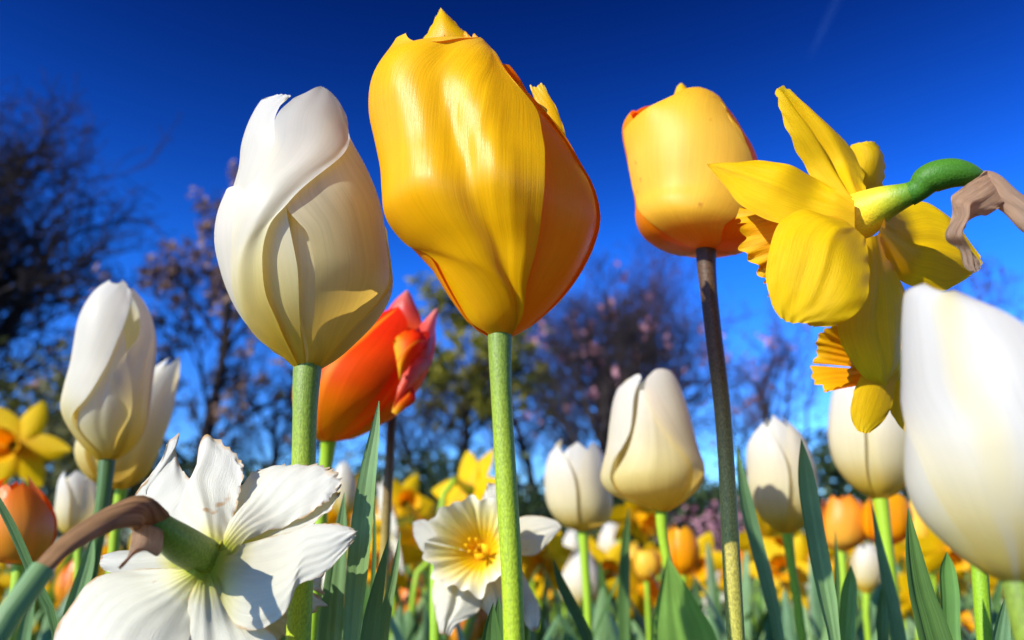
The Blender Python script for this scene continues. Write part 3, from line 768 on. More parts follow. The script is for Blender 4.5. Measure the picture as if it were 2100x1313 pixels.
soft_tulip('small white tulip low at the left, between the orange tulip and the tall stem', [(150, 1104, 172, 1104), (126, 1090, 188, 1090), (113, 1060, 200, 1060), (116, 1020, 200, 1020),
    (122, 985, 190, 985), (136, 962, 170, 962)], .42, [(160, 1140), (158, 1240)], M['white_far'], 8, 50, seed=2)
soft_tulip('orange tulip with a glossy highlight at the left edge, under a daffodil', [(25, 1158, 55, 1158), (-20, 1148, 90, 1148), (-38, 1115, 108, 1115), (-36, 1065, 112, 1065),
    (-22, 1020, 92, 1020), (-4, 992, 72, 992), (20, 975, 56, 975)], .29, [(40, 1200), (20, 1300)], M['orange'], 11, 12, seed=3)
soft_tulip('small white tulip left of the bell shaped white tulip', [(1186, 1090, 1206, 1090), (1155, 1076, 1238, 1076), (1130, 1045, 1252, 1045), (1121, 1000, 1250, 1000),
    (1123, 950, 1240, 950), (1136, 915, 1226, 918), (1150, 900, 1214, 905)], .43, [(1198, 1130), (1206, 1250)], M['white_far'], 8.5, 66, seed=4)
soft_tulip('tall white tulip with one side hidden by an upright leaf, right of the brown stem', [(1603, 1094, 1626, 1094), (1570, 1070, 1652, 1072), (1543, 1020, 1672, 1030), (1537, 960, 1670, 970),
    (1538, 915, 1655, 920), (1552, 880, 1634, 882), (1566, 853, 1600, 853)], .37, [(1620, 1140), (1645, 1300)], M['white_far'], 9, 78, seed=5)
soft_tulip('white tulip under the hanging petals of the daffodil', [(1794, 1024, 1818, 1024), (1756, 1002, 1850, 1004), (1718, 955, 1882, 960), (1704, 900, 1895, 905), (1706, 850, 1890, 855),
    (1716, 800, 1870, 805), (1740, 770, 1842, 770)], .35, [(1812, 1070), (1835, 1250)], M['white_far'], 12, 52, seed=6)
soft_tulip('small white tulip low behind the green leaves at the right', [(1768, 1216, 1786, 1216), (1752, 1195, 1802, 1195), (1746, 1160, 1808, 1160), (1756, 1125, 1798, 1125), (1768, 1106, 1784, 1106)],
    .60, [(1776, 1250), (1780, 1300)], M['white_far'], 6, 10, seed=7)
soft_tulip('peach orange open tulip behind the upright leaf at the right', [(1712, 1130, 1738, 1130), (1690, 1112, 1768, 1112), (1684, 1075, 1778, 1078), (1692, 1035, 1772, 1045), (1700, 1014, 1752, 1016)],
    .52, [(1728, 1160), (1735, 1260)], M['peach'], 7, 10, seed=8, open_=.3)
soft_tulip('golden tulip behind the stem of the white tulip under the daffodil', [(1812, 1118, 1834, 1118), (1778, 1100, 1862, 1100), (1770, 1060, 1868, 1060), (1784, 1025, 1856, 1025), (1806, 1010, 1840, 1010)],
    .50, [(1826, 1160), (1840, 1260)], M['yellow_b'], 7, 30, seed=9, open_=.22)
soft_tulip('rounded golden tulip low between two white tulips', [(1318, 1192, 1334, 1192), (1304, 1178, 1350, 1178), (1299, 1155, 1355, 1155), (1306, 1132, 1346, 1132), (1318, 1124, 1336, 1124)],
    .72, [(1328, 1230), (1330, 1280)], M['apricot'], 5, 0, seed=10, open_=.1)
soft_tulip('golden orange tulip with split petals behind the broad green leaf', [(1392, 1180, 1410, 1180), (1372, 1160, 1428, 1160), (1366, 1125, 1432, 1125), (1374, 1090, 1420, 1090), (1382, 1072, 1404, 1074)],
    .68, [(1402, 1215), (1406, 1280)], M['yellow_b'], 5, 40, seed=11, open_=.25)
soft_tulip('white tulip tip showing between the orange red tulip and the tall leaf', [(694, 1060, 712, 1060), (682, 1040, 726, 1040), (680, 1000, 730, 1000), (688, 965, 722, 965), (698, 944, 712, 944)],
    .50, [(704, 1100), (700, 1200)], M['white_far'], 6, 20, seed=12)
# ================================================================== daffodils
def corona_grid(C, ax, L, r0, r1, amp=.16, k=11, seed=0, nv=18, ns=110, flare=2.2):
    ax = np.array(ax, float); ax /= np.linalg.norm(ax)
    ref = np.array([0, 0, 1.0]) if abs(ax[2]) < .9 else np.array([1.0, 0, 0])
    A = np.cross(ax, ref); A /= np.linalg.norm(A); B = np.cross(ax, A)
    t = np.linspace(0, 1, nv)[:, None]; th = np.linspace(0, 2 * math.pi, ns, endpoint=False)[None]
    rs = np.random.RandomState(seed)
    wv = sum(rs.uniform(.4, 1) * np.sin(kk * th + rs.uniform(0, 6.28)) for kk in (k, k + 3, 2 * k + 1, 3 * k + 2)) / 2
    rr = r0 + (r1 - r0) * t ** flare * (1 + amp * t * wv)
    rib = 1 + .03 * np.sin(24 * th) * np.sin(math.pi * t)
    rr = rr * rib
    zz = L * t * (1 + .5 * amp * t ** 3 * sum(rs.uniform(.3, 1) * np.sin(kk * th + rs.uniform(0, 6.28)) for kk in (k + 1, 2 * k + 5, 5)) / 1.5)
    zz = zz - L * .08 * t ** 6
    return np.array(C) + ax * zz[..., None] + A * (rr * np.cos(th))[..., None] + B * (rr * np.sin(th))[..., None]

def traced_petal(parent, L2, R2, mat, top=None, bulge=.12, groove=0, ruf=0, seed=1, nv=40, ns=25, veins=.002, label=None, jag=0):
    """petal traced with edges of (x, y, Y)"""
    le = crom([at(*p) for p in L2], nv); re_ = crom([at(*p) for p in R2], nv)
    u = np.linspace(0, 1, ns)[:, None]
    tp = crom([at(*p) for p in top], ns) if top else le[-1] * (1 - u) + re_[-1] * u
    G = coons(le[0] * (1 - u) + re_[0] * u, le, re_, tp)
    if jag:                                       # ragged rim: the edge wanders inwards and outwards within the petal
        rs = np.random.RandomState(seed)
        vv = np.linspace(0, 1, nv)[:, None]; ss = np.linspace(-1, 1, ns)[None]
        c = G[int(nv * .6), ns // 2]
        k = np.abs(ss) ** 10 * np.clip(vv * 2.2 - .6, 0, 1) + vv ** 12
        nz = wav(ss * 5 + 0 * vv, vv * 5 + 0 * ss, seed, 2.2) + .6 * rs.uniform(-1, 1, (nv, ns))
        G = G + (c - G) * (np.clip(k, 0, 1) * nz * jag)[..., None]
    o = finish_petal(parent, G, mat, bulge, 'petal', ruf, seed, groove, veins)
    if label: o['label'] = label
    return o

def ptube(parent, pts, mat, name, seg=20, sub=40, squash=1.0, cap=True, wob=0):
    """tube through photo points (x, y, Y, radius in pixels)"""
    P = crom([np.append(at(x, y, Y), rp * axial(at(x, y, Y)) / F) for x, y, Y, rp in pts], sub)
    r = P[:, 3].copy()
    if wob: r *= 1 + wob * np.sin(np.linspace(0, 9, sub))
    b = MB(); b.tube(P[:, :3], r, seg, squash=squash, cap=cap)
    return b.build(name, mat, parent)

# --- the big yellow daffodil seen from behind
D = M['daff']
t = thing('daffodil', 'large yellow daffodil seen from behind with a withered brown sheath on its neck', 'daffodil', root_at(2240, 1313, .15))
Yc = .155
traced_petal(t, [(1722, 412, Yc - .0055), (1690, 385, Yc - .003), (1655, 350, Yc - .001), (1622, 285, Yc - .002), (1601, 225, Yc - .001), (1597, 200, Yc)],
             [(1778, 402, Yc - .0055), (1772, 375, Yc - .001), (1768, 345, Yc + .004), (1735, 292, Yc + .004), (1680, 243, Yc + .003), (1630, 203, Yc + .001)], D,
             [(1597, 200, Yc), (1590, 188, Yc), (1602, 178, Yc), (1616, 184, Yc), (1630, 203, Yc + .001)], .10, .22, .015, 3, label='upright pointed petal with a dark crease')
traced_petal(t, [(1735, 392, Yc + .010), (1742, 340, Yc + .010), (1740, 310, Yc + .010), (1744, 297, Yc + .010)],
             [(1812, 388, Yc + .013), (1813, 345, Yc + .013), (1808, 310, Yc + .012), (1796, 291, Yc + .011)], D,
             [(1744, 297, Yc + .010), (1770, 292, Yc + .009), (1796, 291, Yc + .011)], .22, 0, .03, 5)
traced_petal(t, [(1752, 412, Yc - .0085), (1716, 392, Yc - .007), (1680, 372, Yc - .003), (1620, 338, Yc - .006), (1560, 329, Yc - .003), (1500, 334, Yc - .002), (1450, 337, Yc - .001)],
             [(1752, 470, Yc - .0090), (1700, 474, Yc - .009), (1620, 466, Yc - .008), (1570, 452, Yc - .006), (1520, 425, Yc - .004), (1488, 385, Yc - .002), (1452, 340, Yc - .001)], D,
             None, .14, -.04, .008, 7)
traced_petal(t, [(1722, 446, Yc - .0105), (1690, 438, Yc - .0115), (1640, 430, Yc - .0125), (1598, 458, Yc - .012), (1578, 510, Yc - .012), (1570, 570, Yc - .012), (1582, 625, Yc - .012), (1600, 655, Yc - .012)],
             [(1776, 490, Yc - .0105), (1780, 530, Yc - .012), (1783, 570, Yc - .015), (1776, 615, Yc - .016), (1748, 650, Yc - .016), (1708, 669, Yc - .015), (1670, 670, Yc - .014)], D,
             [(1600, 655, Yc - .012), (1630, 664, Yc - .013), (1670, 670, Yc - .014)], .16, -.03, .012, 9, 54, 41, .002)
traced_petal(t, [(1760, 495, Yc - .0085), (1736, 590, Yc - .006), (1712, 665, Yc - .006), (1738, 730, Yc - .005), (1775, 775, Yc - .004), (1800, 788, Yc - .003)],
             [(1808, 478, Yc - .0085), (1836, 550, Yc + .001), (1856, 610, Yc + .001), (1852, 690, Yc), (1848, 745, Yc - .001), (1822, 785, Yc - .002)], D,
             [(1800, 788, Yc - .003), (1812, 791, Yc - .003), (1822, 785, Yc - .002)], .12, .03, .008, 11, 50, 33, .002)
traced_petal(t, [(1796, 488, Yc - .0080), (1826, 545, Yc - .001), (1856, 582, Yc + .003), (1890, 592, Yc + .003), (1930, 598, Yc + .004), (1966, 582, Yc + .005), (1996, 562, Yc + .006)],
             [(1815, 440, Yc - .0075), (1846, 426, Yc + .007), (1884, 414, Yc + .009), (1930, 430, Yc + .009), (1972, 475, Yc + .009), (2000, 518, Yc + .008)], D,
             [(1996, 562, Yc + .006), (2011, 548, Yc + .007), (2000, 518, Yc + .008)], .12, .05, .01, 13, 44, 29)
cC = at(1690, 462, Yc + .004); cE = at(1548, 524, Yc + .014)
ax = cE - cC
b = MB(); b.grid(corona_grid(cC, ax, np.linalg.norm(ax), .0052, .0104, .16, 7, 4, 26, 160, 1.0)); b.build('corona', M['corona'], t)
# tube: yellow funnel, green neck and ovary
ptube(t, [(1888, 390, .1435, 20), (1852, 402, .1450, 26), (1810, 418, .1480, 37), (1774, 437, .1515, 47), (1748, 450, .1540, 52), (1728, 459, .1560, 44), (1716, 463, .1575, 20)], M['daff_tube'], 'floral_tube', 36, 60, cap=False)
ptube(t, [(2012, 362, .1400, 12), (1985, 358, .1402, 24), (1945, 356, .1408, 31), (1905, 368, .1422, 31), (1882, 390, .1436, 24), (1864, 399, .1445, 25)], M['ovary'], 'ovary', 22, 40)
sp = ptube(t, [(2000, 360, .1400, 15), (2018, 372, .1395, 27), (2050, 398, .1385, 32), (2090, 428, .1375, 30), (2130, 470, .137, 26)], M['spathe'], 'sheath', 18, 30, .6, False, .10)
traced_petal(t, [(2022, 352, .138), (1975, 384, .137), (1948, 410, .136), (1956, 440, .136), (1938, 480, .136), (1962, 510, .137), (1978, 540, .137), (1992, 556, .137)],
             [(2060, 420, .137), (2022, 442, .136), (1994, 448, .136), (1976, 470, .136), (1972, 492, .136), (1988, 515, .137), (2004, 532, .137), (2008, 548, .137)], M['spathe'],
             [(1992, 556, .137), (2000, 560, .137), (2008, 548, .137)], .3, -.1, .07, 15, 50, 21, .015, 'withered brown papery flap')
P = [at(2030, 382, .1392), at(2060, 405, .1382), at(2105, 440, .1373), at(2150, 510, .138), at(2190, 700, .14), at(2220, 1000, .145), at(2240, 1313, .15), np.array([*world_loc(t)[:2], 0])]
b = MB(); b.tube(crom(P, 60), np.linspace(.0009, .0021, 60), 12); b.build('stem', M['stem_far'], t)

# --- second daffodil hanging lower, mostly hidden
t = thing('daffodil', 'second yellow daffodil hanging below the large one with a frilled orange trumpet', 'daffodil', root_at(2020, 1313, .20))
Y = .19
traced_petal(t, [(1800, 740, Y), (1766, 770, Y - .004), (1748, 815, Y - .005), (1746, 860, Y - .005), (1760, 884, Y - .005)],
             [(1850, 745, Y), (1836, 790, Y - .001), (1828, 835, Y - .003), (1808, 868, Y - .004), (1785, 887, Y - .005)], D, [(1760, 884, Y - .005), (1774, 890, Y - .005), (1785, 887, Y - .005)], .12, 0, .01, 21)
traced_petal(t, [(1835, 750, Y + .004), (1832, 800, Y + .002), (1826, 846, Y + .001), (1850, 880, Y + .001)], [(1905, 760, Y + .008), (1905, 800, Y + .006), (1895, 850, Y + .004), (1880, 885, Y + .002)],
             D, [(1850, 880, Y + .001), (1866, 893, Y + .001), (1880, 885, Y + .002)], .1, 0, .01, 22)
traced_petal(t, [(1812, 700, Y + .002), (1850, 680, Y + .004), (1900, 660, Y + .006), (1940, 650, Y + .01)], [(1830, 750, Y + .004), (1880, 750, Y + .006), (1920, 710, Y + .008), (1942, 655, Y + .01)], D, None, .1, 0, .01, 23)
traced_petal(t, [(1790, 730, Y + .004), (1760, 690, Y + .008), (1758, 660, Y + .010)], [(1830, 720, Y + .004), (1810, 680, Y + .008), (1790, 655, Y + .010)], D, [(1758, 660, Y + .010), (1774, 645, Y + .011), (1790, 655, Y + .010)], .1, 0, .01, 24)
cC = at(1806, 752, Y + .004); cE = at(1698, 732, Y + .001); ax = cE - cC
b = MB(); b.grid(corona_grid(cC, ax, np.linalg.norm(ax), .0042, .0088, .15, 9, 9, 22, 130, 1.1)); b.build('corona', M['corona'], t)
ptube(t, [(1930, 715, .197, 14), (1880, 728, .196, 20), (1840, 742, .195, 32), (1806, 752, .194, 42)], M['daff_tube'], 'floral_tube', 18, 24, cap=False)
P = [at(1932, 714, .197), at(1970, 720, .198), at(1995, 780, .199), at(2020, 1313, .20), np.array([*world_loc(t)[:2], 0])]
b = MB(); b.tube(crom(P, 40), .0019, 10); b.build('stem', M['stem_far'], t)

# --- the white narcissus from behind, bottom left
W = M['narc']
t = thing('narcissus', 'large white narcissus seen from behind with torn browned petals and a brown bent neck', 'narcissus', root_at(-120, 1313, .105))
traced_petal(t, [(398, 1116, .1475), (372, 1094, .153), (335, 1072, .158), (286, 1046, .161), (272, 1026, .162), (305, 985, .163), (332, 945, .164), (343, 908, .165)],
             [(452, 1124, .1475), (470, 1096, .153), (484, 1060, .157), (492, 1020, .158), (499, 975, .159), (496, 952, .160)], W,
             [(343, 908, .165), (352, 893, .166), (369, 890, .166), (360, 908, .166), (364, 938, .165), (374, 966, .164), (392, 984, .163), (404, 978, .163), (405, 945, .163), (411, 912, .163), (424, 890, .163),
              (442, 898, .163), (470, 918, .162), (489, 940, .161), (496, 952, .160)], .10, .03, .008, 31, 54, 57, .004, 'white petal with a torn notch in its tip', .03)
traced_petal(t, [(440, 1126, .1480), (456, 1090, .155), (472, 1040, .163), (490, 995, .164), (520, 968, .165), (552, 966, .165)],
             [(470, 1140, .1480), (520, 1106, .153), (575, 1088, .156), (625, 1062, .155), (668, 1030, .155), (694, 1000, .156)], W,
             [(552, 966, .165), (570, 958, .165), (610, 954, .164), (650, 956, .162), (676, 964, .160), (690, 975, .158), (700, 982, .157), (694, 1000, .156)], .12, 0, .012, 33, 48, 41, .005,
             'white petal with brown edges and spots', .05)
traced_petal(t, [(452, 1132, .1465), (500, 1116, .151), (540, 1104, .152), (590, 1092, .152), (640, 1076, .150), (690, 1074, .148), (722, 1084, .147)],
             [(432, 1180, .1465), (452, 1230, .148), (482, 1282, .147), (520, 1292, .146), (575, 1268, .145), (598, 1232, .145), (610, 1205, .146), (660, 1180, .146), (700, 1140, .146), (722, 1112, .146)], W,
             [(722, 1084, .147), (730, 1094, .146), (726, 1104, .146), (722, 1112, .146)], .08, 0, .01, 35, 52, 41, .004, None, .035)
traced_petal(t, [(485, 1118, .157), (520, 1082, .158), (570, 1058, .159), (640, 1034, .159), (690, 1010, .158)], [(525, 1120, .154), (580, 1100, .153), (632, 1078, .153), (676, 1046, .154), (698, 1012, .157)], M['narc'],
             None, -.1, 0, .04, 43, 40, 21, .01, 'narrow torn strip of petal with a brown rim', .06)
traced_petal(t, [(388, 1160, .1445), (358, 1166, .150), (335, 1166, .153), (300, 1168, .154), (240, 1172, .154), (190, 1190, .153), (150, 1230, .151), (118, 1290, .149), (95, 1360, .147), (110, 1420, .145)],
             [(418, 1182, .1455), (400, 1250, .149), (384, 1320, .146), (370, 1400, .142), (330, 1450, .140), (260, 1470, .140)], W,
             [(110, 1420, .145), (180, 1460, .142), (260, 1470, .140)], .12, 0, .01, 37, 54, 41, .004, None, .02)
traced_petal(t, [(404, 1178, .1455), (376, 1262, .150), (350, 1330, .148), (345, 1420, .145)], [(444, 1178, .1470), (510, 1255, .152), (560, 1300, .150), (600, 1400, .147)], W,
             [(345, 1420, .145), (460, 1480, .144), (600, 1400, .147)], .10, .03, .01, 39, 44, 37, .004)
traced_petal(t, [(360, 1130, .164), (300, 1128, .170), (240, 1130, .176), (207, 1140, .180)], [(370, 1170, .164), (310, 1178, .170), (250, 1180, .176), (212, 1170, .180)], W,
             [(207, 1140, .180), (204, 1156, .180), (212, 1170, .180)], -.1, 0, .01, 41, 30, 19)
cC = at(480, 1150, .163); cE = at(585, 1226, .190); ax = cE - cC
b = MB(); b.grid(corona_grid(cC, ax, np.linalg.norm(ax), .0046, .0098, .2, 9, 5, 26, 150, 1.2)); b.build('corona', M['narc'], t)
ptube(t, [(314, 1064, .136, 24), (334, 1086, .138, 30), (366, 1112, .142, 37), (402, 1134, .147, 38), (428, 1147, .1505, 36), (446, 1154, .154, 22), (456, 1157, .156, 8)], M['narc_tube'], 'floral_tube', 26, 44)
ptube(t, [(80, 1174, .114, 20), (130, 1124, .118, 20), (185, 1086, .122, 25), (240, 1060, .127, 32), (285, 1052, .132, 35), (316, 1068, .137, 30), (330, 1090, .139, 20)], M['spathe_d'], 'sheath', 20, 44, .6, True, .09)
traced_petal(t, [(275, 1066, .133), (268, 1110, .132), (262, 1140, .131), (242, 1164, .130)], [(330, 1070, .136), (335, 1110, .135), (325, 1140, .134), (290, 1130, .132), (246, 1168, .130)], M['spathe'],
             None, .2, 0, .05, 45, 30, 17, .01, 'dry brown flap of the sheath')
P = [at(88, 1168, .114), at(40, 1235, .111), at(-10, 1300, .109), at(-60, 1400, .107), np.array([*world_loc(t)[:2], 0])]
b = MB(); b.tube(crom(P, 50), np.linspace(.0017, .0021, 50), 16); b.build('stem', M['leaf'], t)

# --- the split crowned narcissus facing the camera, behind the golden tulip's stem
t = thing('narcissus', 'white narcissus facing the camera with a wide ruffled yellow centred crown, behind the golden stem', 'narcissus', root_at(895, 1313, .27))
Y = .26
def px3(*p): return [(x, y, Y + dy) for x, y, dy in p]
traced_petal(t, px3((1010, 1080, .01), (1060, 1062, .012), (1100, 1058, .012), (1140, 1068, .010), (1152, 1080, .009)), px3((1010, 1135, .01), (1060, 1140, .010), (1100, 1138, .008), (1120, 1118, .008), (1150, 1086, .009)), W, None, .1, .05, .02, 51)
traced_petal(t, px3((960, 1070, .012), (985, 1030, .014), (998, 1000, .014), (1000, 990, .014)), px3((1020, 1080, .012), (1040, 1040, .014), (1036, 1010, .014), (1018, 992, .014)), W, None, .1, 0, .05, 52)
traced_petal(t, px3((905, 1150, .008), (886, 1210, .004), (893, 1260, .002), (902, 1300, .000)), px3((985, 1170, .008), (990, 1220, .004), (980, 1255, .002), (935, 1285, .000), (925, 1306, .000)), W, None, .18, .12, .03, 53)
traced_petal(t, px3((960, 1170, .009), (972, 1220, .006), (990, 1250, .005), (1010, 1270, .004)), px3((1040, 1150, .01), (1075, 1220, .006), (1070, 1260, .005), (1040, 1280, .004)), W, None, .15, .1, .03, 54)
traced_petal(t, px3((1030, 1160, .012), (1040, 1220, .010), (1070, 1270, .008), (1090, 1296, .007)), px3((1060, 1150, .012), (1090, 1210, .010), (1108, 1250, .008), (1104, 1290, .007)), W, None, .12, 0, .04, 55)
traced_petal(t, px3((945, 1100, .012), (900, 1080, .014), (870, 1066, .014), (846, 1070, .013)), px3((940, 1150, .012), (900, 1150, .013), (865, 1130, .013), (848, 1100, .013)), W, None, .15, 0, .03, 56)
cC = at(990, 1135, Y + .012); cE = at(962, 1112, Y - .005); ax = cE - cC
b = MB(); b.grid(corona_grid(cC, ax, np.linalg.norm(ax), .0025, .0150, .15, 5, 14, 26, 150, 1.1)); co = b.build('corona', M['narc_corona'], t)
for k in range(6):
    a = k * math.pi / 3
    e = cC + ax * .75 + np.array([math.cos(a) * .0022, 0, math.sin(a) * .0022])
    b = MB(); b.tube([cC + ax * .1, cC + ax * .4 + (e - cC - ax * .75) * .6, e], [.0004, .0004, .0006], 6, cap=True); b.build('stamen', M['daff'], co)
ptube(t, [(985, 1100, Y + .03, 12), (990, 1110, Y + .022, 14), (990, 1135, Y + .011, 18)], M['daff_tube'], 'floral_tube', 12, 16)
P = [at(985, 1100, Y + .03), at(950, 1085, Y + .035), at(905, 1110, Y + .025), at(893, 1180, Y + .012), at(893, 1313, Y + .008), np.array([*world_loc(t)[:2], 0])]
b = MB(); b.tube(crom(P, 50), .0019, 10); b.build('stem', M['stem_far'], t)

# ------------------------------------------------------------------ unit flowers for the bed, built around their own base
def unit_daffodil(h, mat, cmat, seed, pl=.036, pw=.021, cl=.024, cr=.013, nod=0.15, lod=1):
    """list of (name, MB, material) in local metres; the flower faces -Y"""
    rs = random.Random(seed)
    out = []
    nv, ns = (12, 9) if lod else (6, 5)
    C = np.array([0, -.03, h])
    ax = np.array([0, -math.cos(nod), -math.sin(nod)])
    A = np.array([1.0, 0, 0]); B = np.cross(ax, A)
    v = np.linspace(0, 1, nv)[:, None]; s = np.linspace(-1, 1, ns)[None]
    for k in range(6):
        a = k * math.pi / 3 + rs.uniform(-.1, .1)
        d = A * math.cos(a) + B * math.sin(a); e = np.cross(ax, d)
        wprof = pw * .5 * (np.sin(np.clip(v * .78 + .2, 0, 1) * math.pi) ** .8)
        back = rs.uniform(-.35, .25) * v ** 2 + .05 * wav(s + 0 * v, v + 0 * s, seed + k)
        L = pl * rs.uniform(.9, 1.08)
        P = C + d * (v * L + .003)[..., None] * np.ones((1, ns, 1)) + e * (wprof * s)[..., None] + ax * ((back - (k % 2) * .04) * L * .6 - .25 * wprof * s ** 2)[..., None]
        b = MB(); b.grid(P); out.append(('petal', b, mat))
    b = MB(); b.grid(corona_grid(C, ax, cl, .005, cr, .16, 8, seed, 12 if lod else 6, 60 if lod else 24, 1.5)); out.append(('corona', b, cmat))
    b = MB(); b.tube(np.array([C + ax * .002, C - ax * .014, C - ax * .022 + [0, 0, .001]]), [.0055, .003, .0026], 8); out.append(('floral_tube', b, M['daff_tube']))
    P = crom([[0, 0, 0], [.004, .004, h * .5], [0, .004, h - .03], [0, -.001, h - .002], C - ax * .020], 20 if lod else 10)
    b = MB(); b.tube(P, .0024, 8 if lod else 4); out.append(('stem', b, M['stem_far']))
    return out

def unit_tulip(h, mat, seed, bh=.055, bw=.019, lod=1, open_=0.0):
    rs = random.Random(seed)
    out = []
    nv, ns = (14, 9) if lod else (7, 5)
    v = np.linspace(0, 1, nv)[:, None]; s = np.linspace(-1, 1, ns)[None]
    for k in range(6):
        outer = k % 2 == 0
        a0 = k * math.pi / 3 + rs.uniform(-.08, .08)
        hw = R(60) * (.75 + .25 * np.sin(np.clip(v / .5, 0, 1) * 1.57)) * np.maximum(1 - np.clip((v - .5) / .5, 0, 1) ** 2.2, 0) ** .85
        rad = bw * np.interp(v, [0, .08, .2, .38, .6, .8, 1], [.12, .5, .84, 1, .93, .66, rs.uniform(.2, .5)]) * (1.03 if outer else .95) + open_ * bw * v ** 2 * (1 if outer else .4)
        P = np.stack([rad * np.sin(a0 + hw * s), rad * np.cos(a0 + hw * s), h + bh * v * rs.uniform(.88, 1.06) + 0 * s], -1)
        b = MB(); b.grid(P); out.append(('petal', b, mat))
    P = crom([[0, 0, 0], [.004, -.003, h * .5], [0, 0, h + .001]], 14 if lod else 7)
    b = MB(); b.tube(P, .0028, 8 if lod else 4); out.append(('stem', b, M['stem_far']))
    return out

def strap_leaf(x0, y0, h, az, lean, w, seed, wide=False, nv=14, ns=5):
    rs = random.Random(seed)
    d = np.array([math.cos(az), math.sin(az), 0]); e = np.array([-math.sin(az + rs.uniform(-.6, .6)), math.cos(az + rs.uniform(-.6, .6)), 0])
    v = 1 - (1 - np.linspace(0, 1, nv)) ** 1.9
    wp = w * .5 * np.where(v < .7, 1 - (.3 if not wide else .35) * (1 - v / .7), 0) + np.where(v >= .7, w * .5 * np.sqrt(np.maximum(1 - ((v - .7) / .3) ** 2, 0)), 0)
    if wide: wp = w * .5 * np.sin(np.clip(.12 + .88 * v, 0, 1) * math.pi) ** .7
    P = np.array([x0, y0, 0]) + d[None] * (lean * h * v ** 2)[:, None] + np.array([0, 0, 1.0])[None] * (h * (v - .12 * lean * v ** 3))[:, None]
    s = np.linspace(-1, 1, ns)
    G = P[:, None] + e[None, None] * (wp[:, None] * s[None])[..., None] + d[None, None] * (-.35 * wp[:, None] * (1 - s[None] ** 2))[..., None]
    b = MB(); b.grid(G)
    return b

def unit_leaves(n, h, seed, wide=False, lod=1):
    rs = random.Random(seed)
    out = []
    for k in range(n):
        az = rs.uniform(0, 6.28)
        out.append(('leaf', strap_leaf(math.cos(az) * .008, math.sin(az) * .008, h * rs.uniform(.72, 1.05), az, rs.uniform(.08, .38), (.05 if wide else .0125) * rs.uniform(.8, 1.15), seed * 7 + k, wide,
                                       14 if lod else 7, 5 if lod else 3), rs.choice([M['leaf_t']]) if wide else rs.choice([M['leaf'], M['leaf'], M['leaf_d']])))
    return out

def make_unit(name, label, cat, group, parts):
    t = thing(name, label, cat, (0, 0, 0), group)
    for nm, b, m in parts:
        b.build(nm, m, t)
    return t

def merge_unit(name, label, cat, group, parts):
    mats, big = [], MB()
    for nm, b, m in parts:
        if m not in mats: mats.append(m)
        k = mats.index(m)
        for vv, ff, uu in zip(b.v, b.f, b.uv):
            big.v.append(vv); big.f.append(ff - ff.min() + big.n if False else ff + big.n); big.uv.append(uu); big.mi.append(np.full(len(ff), k))
        big.n += b.n
    o = big.build(name, mats)
    return tag(o, label, cat, group)

def copy_unit(src, loc, rz, sc=1.0, label=None):
    r = src.copy(); COL.objects.link(r)
    r.location = loc; r.rotation_euler = (random.uniform(-.06, .06), random.uniform(-.06, .06), rz); r.scale = (sc,) * 3
    if label: r['label'] = label
    for ch in src.children:
        c = ch.copy(); COL.objects.link(c); c.parent = r
    return r
# ================================================================== leaves traced in front
lf = M['leaf']; ld = M['leaf_d']; ltul = M['leaf_t']
t = thing('leaf_clump', 'tall upright blue green strap leaves standing between the white and golden tulip stems', 'leaves', root_at(735, 1313, .17))
pleaf(t, [(703, 1313), (708, 1200), (716, 1100), (733, 985), (757, 890)], [(738, 1313), (752, 1200), (764, 1080), (772, 975), (779, 880)], (777, 822), .160, .160, lf, .2)
pleaf(t, [(650, 1313), (662, 1210), (680, 1110)], [(700, 1313), (706, 1200), (712, 1100)], (706, 1010), .20, .20, lf, .15)
pleaf(t, [(738, 1313), (764, 1200)], [(778, 1313), (790, 1190)], (797, 1102), .18, .18, lf, .2)
pleaf(t, [(768, 1313), (798, 1190)], [(796, 1313), (818, 1160)], (821, 1090), .20, .20, lf, .2)
pleaf(t, [(752, 1313), (762, 1150)], [(762, 1313), (772, 1150)], (768, 1015), .22, .22, ld, .2)
t = thing('leaf_clump', 'two short dark pointed leaves at the foot of the golden tulip', 'leaves', root_at(1010, 1313, .19))
pleaf(t, [(985, 1330), (995, 1280)], [(1032, 1330), (1022, 1280)], (1012, 1236), .165, .165, ld, .25)
pleaf(t, [(1005, 1330), (1010, 1270)], [(1040, 1330), (1032, 1260)], (1022, 1225), .21, .21, ld, .2)
t = thing('leaf_clump', 'thin dark leaf bending left beside two pale tulip stems', 'leaves', root_at(1240, 1313, .30))
pleaf(t, [(1198, 1330), (1165, 1250), (1140, 1190)], [(1222, 1330), (1190, 1250), (1158, 1190)], (1134, 1145), .28, .28, ld, .15)
t = thing('leaf_clump', 'upright dark leaf between the small white tulip and the bell shaped one', 'leaves', root_at(1278, 1313, .40))
pleaf(t, [(1270, 1330), (1268, 1200), (1276, 1100)], [(1292, 1330), (1292, 1200), (1292, 1100)], (1290, 1042), .40, .40, ld, .15)
t = thing('leaf_clump', 'long grey green leaf leaning left just right of the brown stem', 'leaves', root_at(1640, 1313, .27))
pleaf(t, [(1590, 1330), (1562, 1210), (1535, 1110), (1516, 1030)], [(1612, 1330), (1590, 1200), (1566, 1110), (1540, 1010)], (1510, 912), .26, .26, lf, .2)
t = thing('leaf_clump', 'broad upright grey green leaf with small blunt leaf, right of the brown stem', 'leaves', root_at(1710, 1313, .20))
pleaf(t, [(1702, 1330), (1672, 1210), (1648, 1080), (1636, 980)], [(1726, 1330), (1716, 1220), (1692, 1090), (1668, 970)], (1643, 900), .205, .205, lf, .2)
